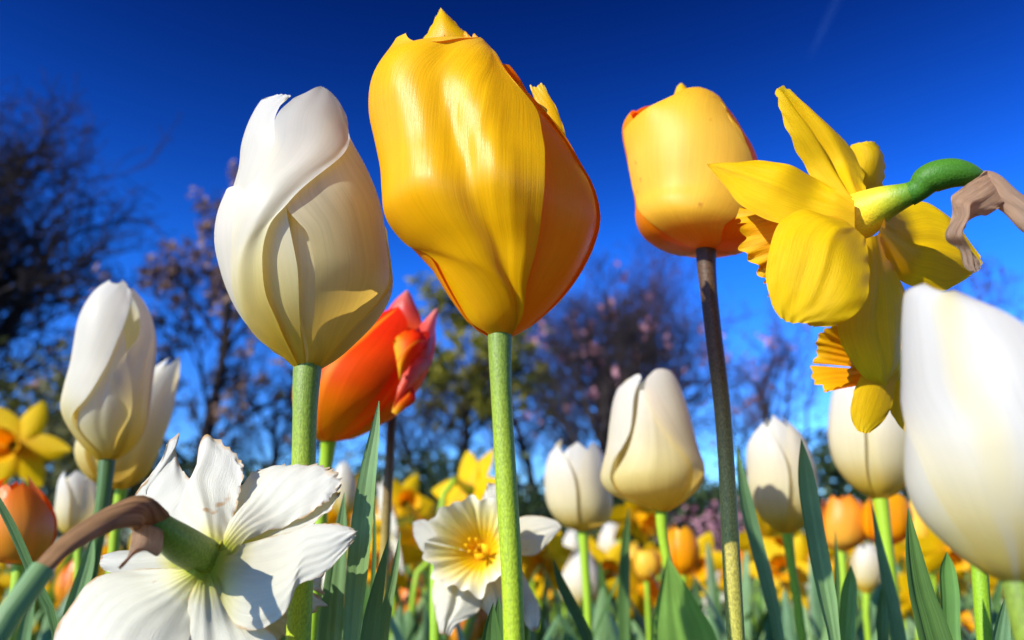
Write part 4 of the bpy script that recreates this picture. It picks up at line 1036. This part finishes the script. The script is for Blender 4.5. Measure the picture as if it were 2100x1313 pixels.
pleaf(t, [(1718, 1330), (1722, 1250), (1728, 1200)], [(1752, 1330), (1756, 1240), (1756, 1195)], (1745, 1160), .24, .24, ltul, .2)
pleaf(t, [(1712, 1330), (1710, 1200)], [(1726, 1330), (1724, 1190)], (1713, 1088), .30, .30, ld, .2)
t = thing('leaf_clump', 'narrow green leaf crossing the stem of the white tulip at the right', 'leaves', root_at(1850, 1313, .27))
pleaf(t, [(1832, 1330), (1812, 1220), (1796, 1120)], [(1862, 1330), (1838, 1210), (1810, 1110)], (1786, 1025), .26, .26, lf, .2)
pleaf(t, [(1800, 1330), (1800, 1240)], [(1822, 1330), (1820, 1240)], (1809, 1200), .24, .24, ld, .2)
t = thing('leaf_clump', 'broad dark green leaf and a blunt young leaf below the nearest white tulip', 'leaves', root_at(1930, 1313, .18))
pleaf(t, [(1888, 1330), (1864, 1220), (1856, 1130)], [(1962, 1330), (1918, 1210), (1886, 1110)], (1862, 1042), .175, .175, ld, .18)
pleaf(t, [(1936, 1330), (1930, 1220), (1928, 1165)], [(1970, 1330), (1966, 1220), (1956, 1160)], (1941, 1132), .20, .20, ltul, .25)
t = thing('leaf_clump', 'leaf pressed against the stem of the nearest white tulip', 'leaves', root_at(2050, 1313, .2))
pleaf(t, [(2030, 1340), (2044, 1270)], [(2074, 1340), (2072, 1270)], (2066, 1215), .19, .19, lf, .2)
t = thing('leaf_clump', 'dark leaf slanting across the orange tulip at the left edge', 'leaves', root_at(150, 1313, .2))
pleaf(t, [(105, 1300), (60, 1190), (18, 1090), (-10, 1030)], [(120, 1290), (78, 1180), (34, 1080), (0, 1020)], (-18, 990), .19, .19, ld, .2)
t = thing('leaf_clump', 'pale grey green leaves behind the brown bent neck of the white narcissus', 'leaves', root_at(150, 1313, .25))
pleaf(t, [(112, 1330), (140, 1230), (168, 1150)], [(142, 1330), (172, 1240), (194, 1150)], (192, 1090), .235, .235, lf, .2)
pleaf(t, [(30, 1330), (48, 1250)], [(60, 1330), (70, 1250)], (74, 1180), .27, .27, lf, .2)
pleaf(t, [(200, 1330), (216, 1230)], [(226, 1330), (236, 1230)], (238, 1150), .29, .29, lf, .2)

# ================================================================== ground
g = MB()
n = 60
xs = np.concatenate([-np.geomspace(900, .4, n // 2), np.geomspace(.4, 900, n // 2)])
ys = np.concatenate([[-20, -2], np.geomspace(.2, 1600, 48)])
X, Yg = np.meshgrid(xs, ys)
g.grid(np.stack([X, Yg, 0 * X], -1)[:, ::1])
mg, tt, out = new_mat("lawn")
tc = N(tt, "ShaderNodeTexCoord")
no = N(tt, "ShaderNodeTexNoise"); no.inputs['Scale'].default_value = 2.2; no.inputs['Detail'].default_value = 9; tt.links.new(tc.outputs['Object'], no.inputs['Vector'])
rp = ramp(tt, [(.35, (.012, .024, .008)), (.5, (.03, .06, .015)), (.68, (.055, .09, .022))]); tt.links.new(no.outputs[0], rp.inputs[0])
pb = N(tt, "ShaderNodeBsdfPrincipled"); pb.inputs['Roughness'].default_value = .9; tt.links.new(rp.outputs[0], pb.inputs['Base Color']); tt.links.new(pb.outputs[0], out.inputs[0])
tag(g.build('ground', mg), kind='structure')
soil = plain_mat("flower_bed_soil", (.012, .009, .006), (.04, .028, .018), 30, .95, .1, bump=.8)
b = MB()
X, Yg = np.meshgrid(np.linspace(-6, 6, 90), np.linspace(-.5, 8.5, 70))
b.grid(np.stack([X, Yg, .006 + .008 * np.abs(wav(X, Yg, 3, 2.0))], -1))
tag(b.build('flower_bed', soil), kind='structure')

# ================================================================== the flower bed beyond the heroes
random.seed(11)
taken = []
def in_view(px): return -150 < px < 2250
kinds = []
NEARL = 'yellow daffodil with an orange trumpet, one of many soft yellow flower heads across the bed behind the large tulips'
def make_kinds(lod):
    K = {}
    mk = make_unit if lod else merge_unit
    dist = 'nearer rows' if lod else 'far rows'
    lab = lambda s: s % ('in the ' + dist + ' of the flower bed')
    ml = 14 if lod else 7
    for v in range(4):
        K['daff', v] = mk('daffodil', lab('yellow daffodil with a deep yellow trumpet, blurred %s'), 'daffodil', 'yellow daffodils ' + dist, unit_daffodil(.30, M['daff'], M['corona'], 100 + v, lod=lod, nod=[.1, .4, -.1, .25][v]) + unit_leaves(4, .29, 200 + v, lod=lod))
    for v in range(2):
        K['pale', v] = mk('daffodil', lab('pale cream daffodil with a yellow trumpet, blurred %s'), 'daffodil', 'cream daffodils ' + dist, unit_daffodil(.29, M['narc'], M['narc_corona'], 120 + v, lod=lod, nod=.2) + unit_leaves(4, .28, 220 + v, lod=lod))
    for v in range(2):
        K['white', v] = mk('tulip', lab('white tulip, small and blurred %s'), 'tulip', 'white tulips ' + dist, unit_tulip(.28, M['white_far'], 130 + v, lod=lod) + unit_leaves(2, .2, 230 + v, True, lod))
        K['gold', v] = mk('tulip', lab('golden yellow tulip, small and blurred %s'), 'tulip', 'golden tulips ' + dist, unit_tulip(.27, M['apricot'], 140 + v, lod=lod, open_=.1 * v) + unit_leaves(2, .2, 240 + v, True, lod))
        K['orange', v] = mk('tulip', lab('orange tulip, small and blurred %s'), 'tulip', 'orange tulips ' + dist, unit_tulip(.26, M['orange'], 150 + v, lod=lod) + unit_leaves(2, .2, 250 + v, True, lod))
    for v in range(4):
        K['leaf', v] = mk('leaf_clump', lab('clump of green strap leaves without a flower %s'), 'leaves', 'leaf clumps ' + dist, unit_leaves(7, .315, 260 + v, lod=lod))
    return K
KN, KF = make_kinds(1), make_kinds(0)
used = set()
def put(K, key, loc, rz, sc):
    src = K[key]
    if (id(K), key) not in used:
        used.add((id(K), key))
        src.location = loc; src.rotation_euler = (0, 0, rz); src.scale = (sc,) * 3
        return src
    return copy_unit(src, loc, rz, sc)
def head_scale(Yp, y, hz):
    """scale so that a unit whose head is hz high shows its head at photo row y"""
    return at(1050, y, Yp)[2] / hz
# heads the photo shows at known places: kind, x, y of the head, distance, turn
known = [('daff', 40, 925, 0.95, .1), ('daff', 905, 1008, 0.81, 2.4), ('pale', 850, 1170, 0.74, 2.0), ('pale', 860, 1085, 0.78, -1.2), ('daff', 822, 1105, 0.96, .8), ('daff', 1095, 1150, 0.96, .2), ('daff', 1150, 1165, 0.93, -.6),
         ('daff', 1265, 1062, 1.12, .5), ('daff', 1240, 1180, 1.02, 0), ('daff', 1440, 1165, 0.96, -.2), ('daff', 1262, 1215, 0.85, .5), ('white', 1262, 1115, 1.16, 0), ('white', 1180, 1120, 1.40, 0),
         ('daff', 1575, 1120, 0.96, .4), ('daff', 1605, 1180, 0.87, -.4), ('daff', 1662, 1150, 1.02, .3), ('daff', 1545, 1090, 1.40, .2), ('daff', 1925, 1130, 0.93, 0), ('daff', 1975, 1165, 1.08, .6), ('gold', 1905, 1080, 0.96, 0),
         ('orange', 940, 1290, 0.78, 0), ('orange', 985, 1265, 0.85, 0), ('orange', 868, 1240, 0.93, 0), ('daff', 690, 1050, 0.93, .9), ('daff', 735, 1140, 1.08, .4), ('pale', 1635, 1240, 1.24, .2), ('daff', 2045, 1200, 0.85, .3),
         ('daff', 1465, 1190, 1.16, .4), ('daff', 1120, 1210, 1.24, .1), ('daff', 640, 1120, 1.08, 0), ('gold', 775, 1080, 1.08, 0), ('daff', 1700, 1200, 1.24, 0), ('orange', 1545, 1160, 1.08, 0), ('daff', 840, 1040, 1.24, .4)]
cnt = {}
for kd, x, y, Yp, rz in known:
    nvar = 4 if kd == 'daff' else 2
    cnt[kd] = cnt.get(kd, -1) + 1
    hz = {'daff': .30, 'pale': .29, 'white': .31, 'gold': .30, 'orange': .29}[kd]
    p = at(x, y, Yp)
    put(KN, (kd, cnt[kd] % nvar), (p[0], p[1] + .03, .004), rz, p[2] / hz)
# random rows beyond
placed = [(at(x, y, Yp)[0], Yp) for _, x, y, Yp, _ in known]
def free(x, y, d):
    return all((x - a) ** 2 + (y - b) ** 2 > d * d for a, b in placed)
tries = 0; nn = nf = 0
while (nn < 85 or nf < 170) and tries < 9000:
    tries += 1
    near = nn < 85
    Yp = random.uniform(.75, 1.7) if near else 1.7 + 5.0 * random.random() ** 1.4
    x = random.uniform(-.75, .75) * (Yp + .1)
    if not free(x, Yp, .07 if near else .10): continue
    placed.append((x, Yp))
    u = random.random()
    kd = 'daff' if u < .55 else 'pale' if u < .63 else 'white' if u < .76 else 'gold' if u < .86 else 'orange' if u < .92 else 'leaf'
    nvar = 4 if kd in ('daff', 'leaf') else 2
    sc = random.uniform(.94, 1.17)
    rz = random.uniform(-1.9, 1.9)
    put(KN if near else KF, (kd, random.randrange(nvar)), (x, Yp, .004), rz, sc)
    if near: nn += 1
    else: nf += 1
# leaf clumps between the heroes and the rows
nl = tries = 0
while nl < 120 and tries < 4000:
    tries += 1
    Yp = random.uniform(.42, 1.6)
    x = random.uniform(-.74, .74) * (Yp + .02)
    if not free(x, Yp, .035 + .02 * Yp): continue
    placed.append((x, Yp))
    zmax = at(1050, random.uniform(1190, 1310) if Yp < .7 else random.uniform(1150, 1240), Yp)[2]
    put(KN, ('leaf', random.randrange(4)), (x, Yp, .004), random.uniform(0, 6.28), max(.7, min(1.12, zmax / .31)))
    nl += 1
for K in (KN, KF):
    for key, o in K.items():
        if (id(K), key) not in used:
            for ch in list(o.children): bpy.data.objects.remove(ch)
            bpy.data.objects.remove(o)
# ================================================================== trees and shrubs behind the bed
bark = plain_mat("dark_bark", (.012, .009, .008), (.04, .03, .026), 6, .9, .2)
bark2 = plain_mat("grey_bark", (.03, .024, .024), (.07, .055, .05), 6, .9, .2)
twig_v = plain_mat("violet_twigs", (.028, .016, .028), (.07, .042, .062), 3, .9, .2)
twig_b = plain_mat("brown_twigs", (.012, .01, .012), (.035, .025, .022), 3, .9, .2)
pink = plain_mat("magnolia_blossom", (.30, .11, .15), (.62, .32, .34), 4, .6, .3, .25, (.45, .18, .22), 0)
tan = plain_mat("tan_buds", (.16, .09, .055), (.42, .27, .19), 3, .7, .3, .2, (.35, .2, .12), 0)
green_y = plain_mat("young_yellow_leaves", (.16, .16, .02), (.42, .36, .04), 3, .6, .3, .35, (.35, .36, .03), 0)
green_d = plain_mat("dark_foliage", (.010, .022, .008), (.045, .075, .02), 2, .6, .3, .2, (.06, .10, .01), 0)
olive = plain_mat("olive_foliage", (.035, .042, .012), (.16, .15, .05), 2, .6, .3, .25, (.14, .15, .02), 0)
mauve = plain_mat("mauve_haze_blossom", (.06, .035, .06), (.17, .10, .14), 3, .7, .3, .3, (.3, .18, .26), 0)

def tree(name, label, cat, px, Y, H, spread, seed, levels=4, nb=(8, 6, 5, 5), rad=.16, leaf=None, leaf_n=0, leaf_s=.06, tmat=None, cmat=None, lean=(0, 0), start=.25, up=.25, group=None,
         crown_name='crown', clump=1, bias=None, twig_r=.006):
    rs = np.random.RandomState(seed)
    base = at(px, 1110, Y); base[2] = 0
    t = thing(name, label, cat, tuple(base), group)
    tb, cb = MB(), MB()
    ends = []
    def grow(p, d, L, r, lv):
        n = 6 if lv == 0 else 5 if lv == 1 else 4
        P = [p]
        dd = d / np.linalg.norm(d)
        for i in range(n):
            dd = dd + rs.normal(0, .10 + .05 * lv, 3) + np.array([0, 0, up * (.05 if lv else .02)])
            dd = dd / np.linalg.norm(dd)
            P.append(P[-1] + dd * L / n)
        P = np.array(P)
        rr = np.linspace(r, max(r * (.45 if lv < levels else .3), twig_r * .6), n + 1)
        (tb if lv <= 1 else cb).tube(P, rr, [8, 6, 4, 3, 3, 3][lv])
        if lv >= levels:
            ends.append(P[-1]); ends.append(P[-2]); return
        m = nb[lv]
        for k in range(m):
            f = (start if lv == 0 else .2) + (1 - (start if lv == 0 else .2)) * (k + rs.uniform(0, 1)) / m
            q = f * n; i = min(int(q), n - 1)
            pos = P[i] + (P[i + 1] - P[i]) * (q - i)
            ax_ = (P[i + 1] - P[i]); ax_ /= np.linalg.norm(ax_)
            az = rs.uniform(0, 6.28) if lv else k * 2.4 + rs.uniform(-.5, .5)
            ref = np.cross(ax_, [1, 0, 0]) if abs(ax_[0]) < .8 else np.cross(ax_, [0, 1, 0])
            ref /= np.linalg.norm(ref); oth = np.cross(ax_, ref)
            ang = rs.uniform(.55, 1.05)
            nd = ax_ * math.cos(ang) + (ref * math.cos(az) + oth * math.sin(az)) * math.sin(ang) + np.array([0, 0, up])
            if bias is not None: nd = nd + np.array(bias) * (.5 if lv == 0 else .15)
            if lv == 0: l2 = spread * rs.uniform(.7, 1.15) * (1.1 - .45 * f)
            else: l2 = L * rs.uniform(.42, .68)
            grow(pos, nd, l2, rr[i] * (.55 if lv else .5), lv + 1)
    grow(base + np.array([0, 0, -.05]), np.array([lean[0], lean[1], 1.0]), H * .8, rad, 0)
    tb.build('trunk', tmat or bark, t)
    cb.build(crown_name if not leaf else 'branches', cmat or twig_b, t)
    if leaf:
        E_ = np.array(ends)
        lb = MB()
        idx = rs.randint(0, len(E_), leaf_n)
        if clump > 1:
            cen = E_[rs.randint(0, len(E_), leaf_n // clump)]
            C = np.repeat(cen, clump, 0) + rs.normal(0, leaf_s * .8, (len(cen) * clump, 3))
        else:
            C = E_[idx] + rs.normal(0, leaf_s, (leaf_n, 3))
        a = rs.normal(0, 1, (len(C), 3)); a /= np.linalg.norm(a, axis=1)[:, None]
        c = rs.normal(0, 1, (len(C), 3)); c = np.cross(a, c); c /= np.linalg.norm(c, axis=1)[:, None]
        s1 = leaf_s * rs.uniform(.5, 1.2, len(C))[:, None]
        Q = np.stack([C - a * s1, C - c * s1 * .5, C + a * s1, C + c * s1 * .5], 1)
        lb.quads(Q)
        lb.build('foliage' if leaf in (green_y, green_d, olive) else 'blossom', leaf, t, smooth=False)
    return t

def shrub(name, label, cat, px, Y, H, Wd, seed, leaf, n=2600, leaf_s=.05, group=None):
    rs = np.random.RandomState(seed)
    base = at(px, 1110, Y); base[2] = 0
    t = thing(name, label, cat, tuple(base), group)
    tb = MB()
    for k in range(9):
        a = rs.uniform(0, 6.28); e = base + np.array([math.cos(a) * Wd * .4, math.sin(a) * Wd * .3, H * rs.uniform(.6, .95)])
        tb.tube(crom([base, base * .5 + e * .5 + rs.normal(0, .05, 3), e], 7), np.linspace(.02, .006, 7), 5)
    tb.build('branches', bark, t)
    nc = 34
    cc = np.stack([rs.normal(0, .36, nc) * Wd * .62, rs.normal(0, .3, nc) * Wd * .5, H * (.22 + .68 * rs.beta(1.6, 1.2, nc))], -1)
    cc[:, 2] *= np.clip(1.1 - .5 * (np.abs(cc[:, 0]) / (Wd * .5)) ** 2, .35, 1.1)
    C = base + cc[rs.randint(0, nc, n)] + rs.normal(0, 1, (n, 3)) * np.array([Wd * .11, Wd * .11, H * .10])
    C[:, 2] = np.maximum(C[:, 2], .03)
    a = rs.normal(0, 1, (n, 3)); a /= np.linalg.norm(a, axis=1)[:, None]
    c = np.cross(a, rs.normal(0, 1, (n, 3))); c /= np.linalg.norm(c, axis=1)[:, None]
    s1 = leaf_s * rs.uniform(.6, 1.3, n)[:, None]
    lb = MB(); lb.quads(np.stack([C - a * s1, C - c * s1 * .5, C + a * s1, C + c * s1 * .5], 1))
    lb.build('blossom' if leaf in (pink,) else 'foliage', leaf, t, smooth=False)
    return t

tree('bare_tree', 'large dark bare tree with thick limbs reaching in from the left edge', 'tree', -230, 13.0, 7.9, 4.1, 5, 4, (14, 8, 7, 6), .34, tmat=bark, cmat=twig_b, bias=(.45, 0, .0), start=.25, twig_r=.016)
tree('budding_tree', 'dark tree with clumps of tan buds left of the large white tulip', 'tree', 395, 13.0, 6.2, 2.5, 8, 4, (9, 6, 5, 4), .13, tan, 2600, .085, bark, twig_b, start=.15, up=.3, clump=10, twig_r=.010)
tree('budding_tree', 'low spreading tree with tan buds behind the slim white tulip at the left', 'tree', 150, 15.0, 4.9, 2.4, 18, 3, (9, 7, 6), .10, tan, 1900, .085, bark, twig_b, start=.2, up=.3, clump=8, twig_r=.010)
tree('bare_tree', 'dark thin tree filling the gap under the large white tulip', 'tree', 545, 14.0, 3.6, 2.2, 28, 4, (8, 6, 5, 4), .09, olive, 900, .06, bark, twig_b, start=.1, up=.3, clump=4, twig_r=.009)
tree('leafing_tree', 'tree with fresh yellow green leaves between the orange red and golden tulips', 'tree', 930, 17.0, 6.0, 2.4, 38, 4, (9, 6, 5, 4), .13, green_y, 9000, .085, bark, twig_b, start=.3, up=.35, clump=9, twig_r=.010)
tree('bare_tree', 'dark bare tree low behind the stem of the golden tulip', 'tree', 870, 13.5, 2.9, 1.7, 48, 4, (9, 6, 5, 5), .10, None, 0, .05, bark, twig_b, start=.1, up=.35, twig_r=.009)
tree('bare_tree', 'tall bare tree with a violet haze of fine twigs behind the white tulips', 'tree', 1290, 24.0, 7.3, 4.6, 58, 4, (13, 8, 7, 6), .2, mauve, 700, .05, bark2, twig_v, start=.2, up=.35, clump=3, twig_r=.012)
tree('magnolia_tree', 'magnolia with scattered pink blossoms and dark limbs behind the bell shaped white tulip', 'tree', 1255, 12.0, 3.9, 2.4, 68, 4, (12, 7, 6, 5), .12, pink, 330, .075, bark, twig_b, start=.12, up=.25, clump=7, twig_r=.009)
tree('magnolia_tree', 'smaller magnolia with violet pink blossoms right of the brown stem', 'tree', 1600, 14.0, 4.2, 2.2, 78, 4, (9, 6, 5, 4), .10, pink, 240, .07, bark, twig_v, start=.12, up=.25, clump=6, twig_r=.009)
tree('bare_tree', 'bare violet tree between the golden stem and the small white tulip', 'tree', 1090, 19.0, 6.0, 2.8, 88, 4, (10, 7, 6, 5), .12, None, 0, .05, bark2, twig_v, start=.15, up=.35, twig_r=.011)
tree('bare_tree', 'faint bare treetop at the right edge above the nearest white tulip', 'tree', 2080, 22.0, 9.2, 3.6, 98, 4, (10, 7, 6, 5), .14, mauve, 1200, .07, bark2, twig_v, start=.35, up=.3, clump=4, twig_r=.011)
shrub('shrub', 'olive green leafy shrub at the left edge behind the daffodil', 'shrub', 60, 9.5, 2.5, 2.6, 3, olive, 4200, .06)
shrub('flowering_shrub', 'low shrub with pink blossoms right of the bell shaped white tulip', 'shrub', 1465, 7.0, .74, .9, 4, pink, 420, .03)
shrub('shrub', 'dark green shrub left of the golden stem', 'shrub', 880, 9.0, 1.25, 2.8, 6, green_d, 3200, .06)
random.seed(4)
for k, (px, Y, h, w_) in enumerate([(-60, 11, 1.5, 3.4), (300, 10.5, 1.5, 3.2), (600, 11, 1.35, 3.4), (1080, 10.5, 1.0, 3.2), (1330, 10, 1.05, 2.8), (1560, 10.5, 1.1, 3.2), (1790, 10, 1.7, 3.0), (2080, 10.5, 1.5, 3.4)]):
    shrub('shrub', 'dark evergreen shrub in the low hedge line under the trees', 'shrub', px, Y, h, w_, 100 + k, green_d, 3000, .065, 'evergreen shrubs of the low hedge line')

# ------------------------------------------------------------------ the faint vapour trail high in the sky
mc, tt, out = new_mat("vapour_trail")
uvn = N(tt, "ShaderNodeUVMap", uv_map="UVMap"); sp_ = N(tt, "ShaderNodeSeparateXYZ"); tt.links.new(uvn.outputs[0], sp_.inputs[0])
tr = N(tt, "ShaderNodeBsdfTransparent"); di = N(tt, "ShaderNodeBsdfDiffuse"); di.inputs[0].default_value = (.25, .55, 1.0, 1)
lw = N(tt, "ShaderNodeLayerWeight"); lw.inputs['Blend'].default_value = .35
rr = ramp(tt, [(0, (.014,) * 3), (.7, (.0, .0, .0))]); tt.links.new(lw.outputs['Facing'], rr.inputs[0])
rv = ramp(tt, [(0, (0, 0, 0)), (.3, (1, 1, 1)), (1, (.5, .5, .5))]); tt.links.new(sp_.outputs[1], rv.inputs[0])
mm = N(tt, "ShaderNodeMath", operation='MULTIPLY'); tt.links.new(rr.outputs[0], mm.inputs[0]); tt.links.new(rv.outputs[0], mm.inputs[1])
mx = N(tt, "ShaderNodeMixShader"); tt.links.new(mm.outputs[0], mx.inputs[0]); tt.links.new(tr.outputs[0], mx.inputs[1]); tt.links.new(di.outputs[0], mx.inputs[2]); tt.links.new(mx.outputs[0], out.inputs[0])
b = MB()
P = np.linspace(at(1655, 128, 6000), at(1745, -60, 6000), 20)
b.tube(P, np.linspace(28, 60, 20), 16)
tag(b.build('vapour_trail', mc), 'short faint white vapour trail in the deep blue sky at the upper right', 'vapour trail')
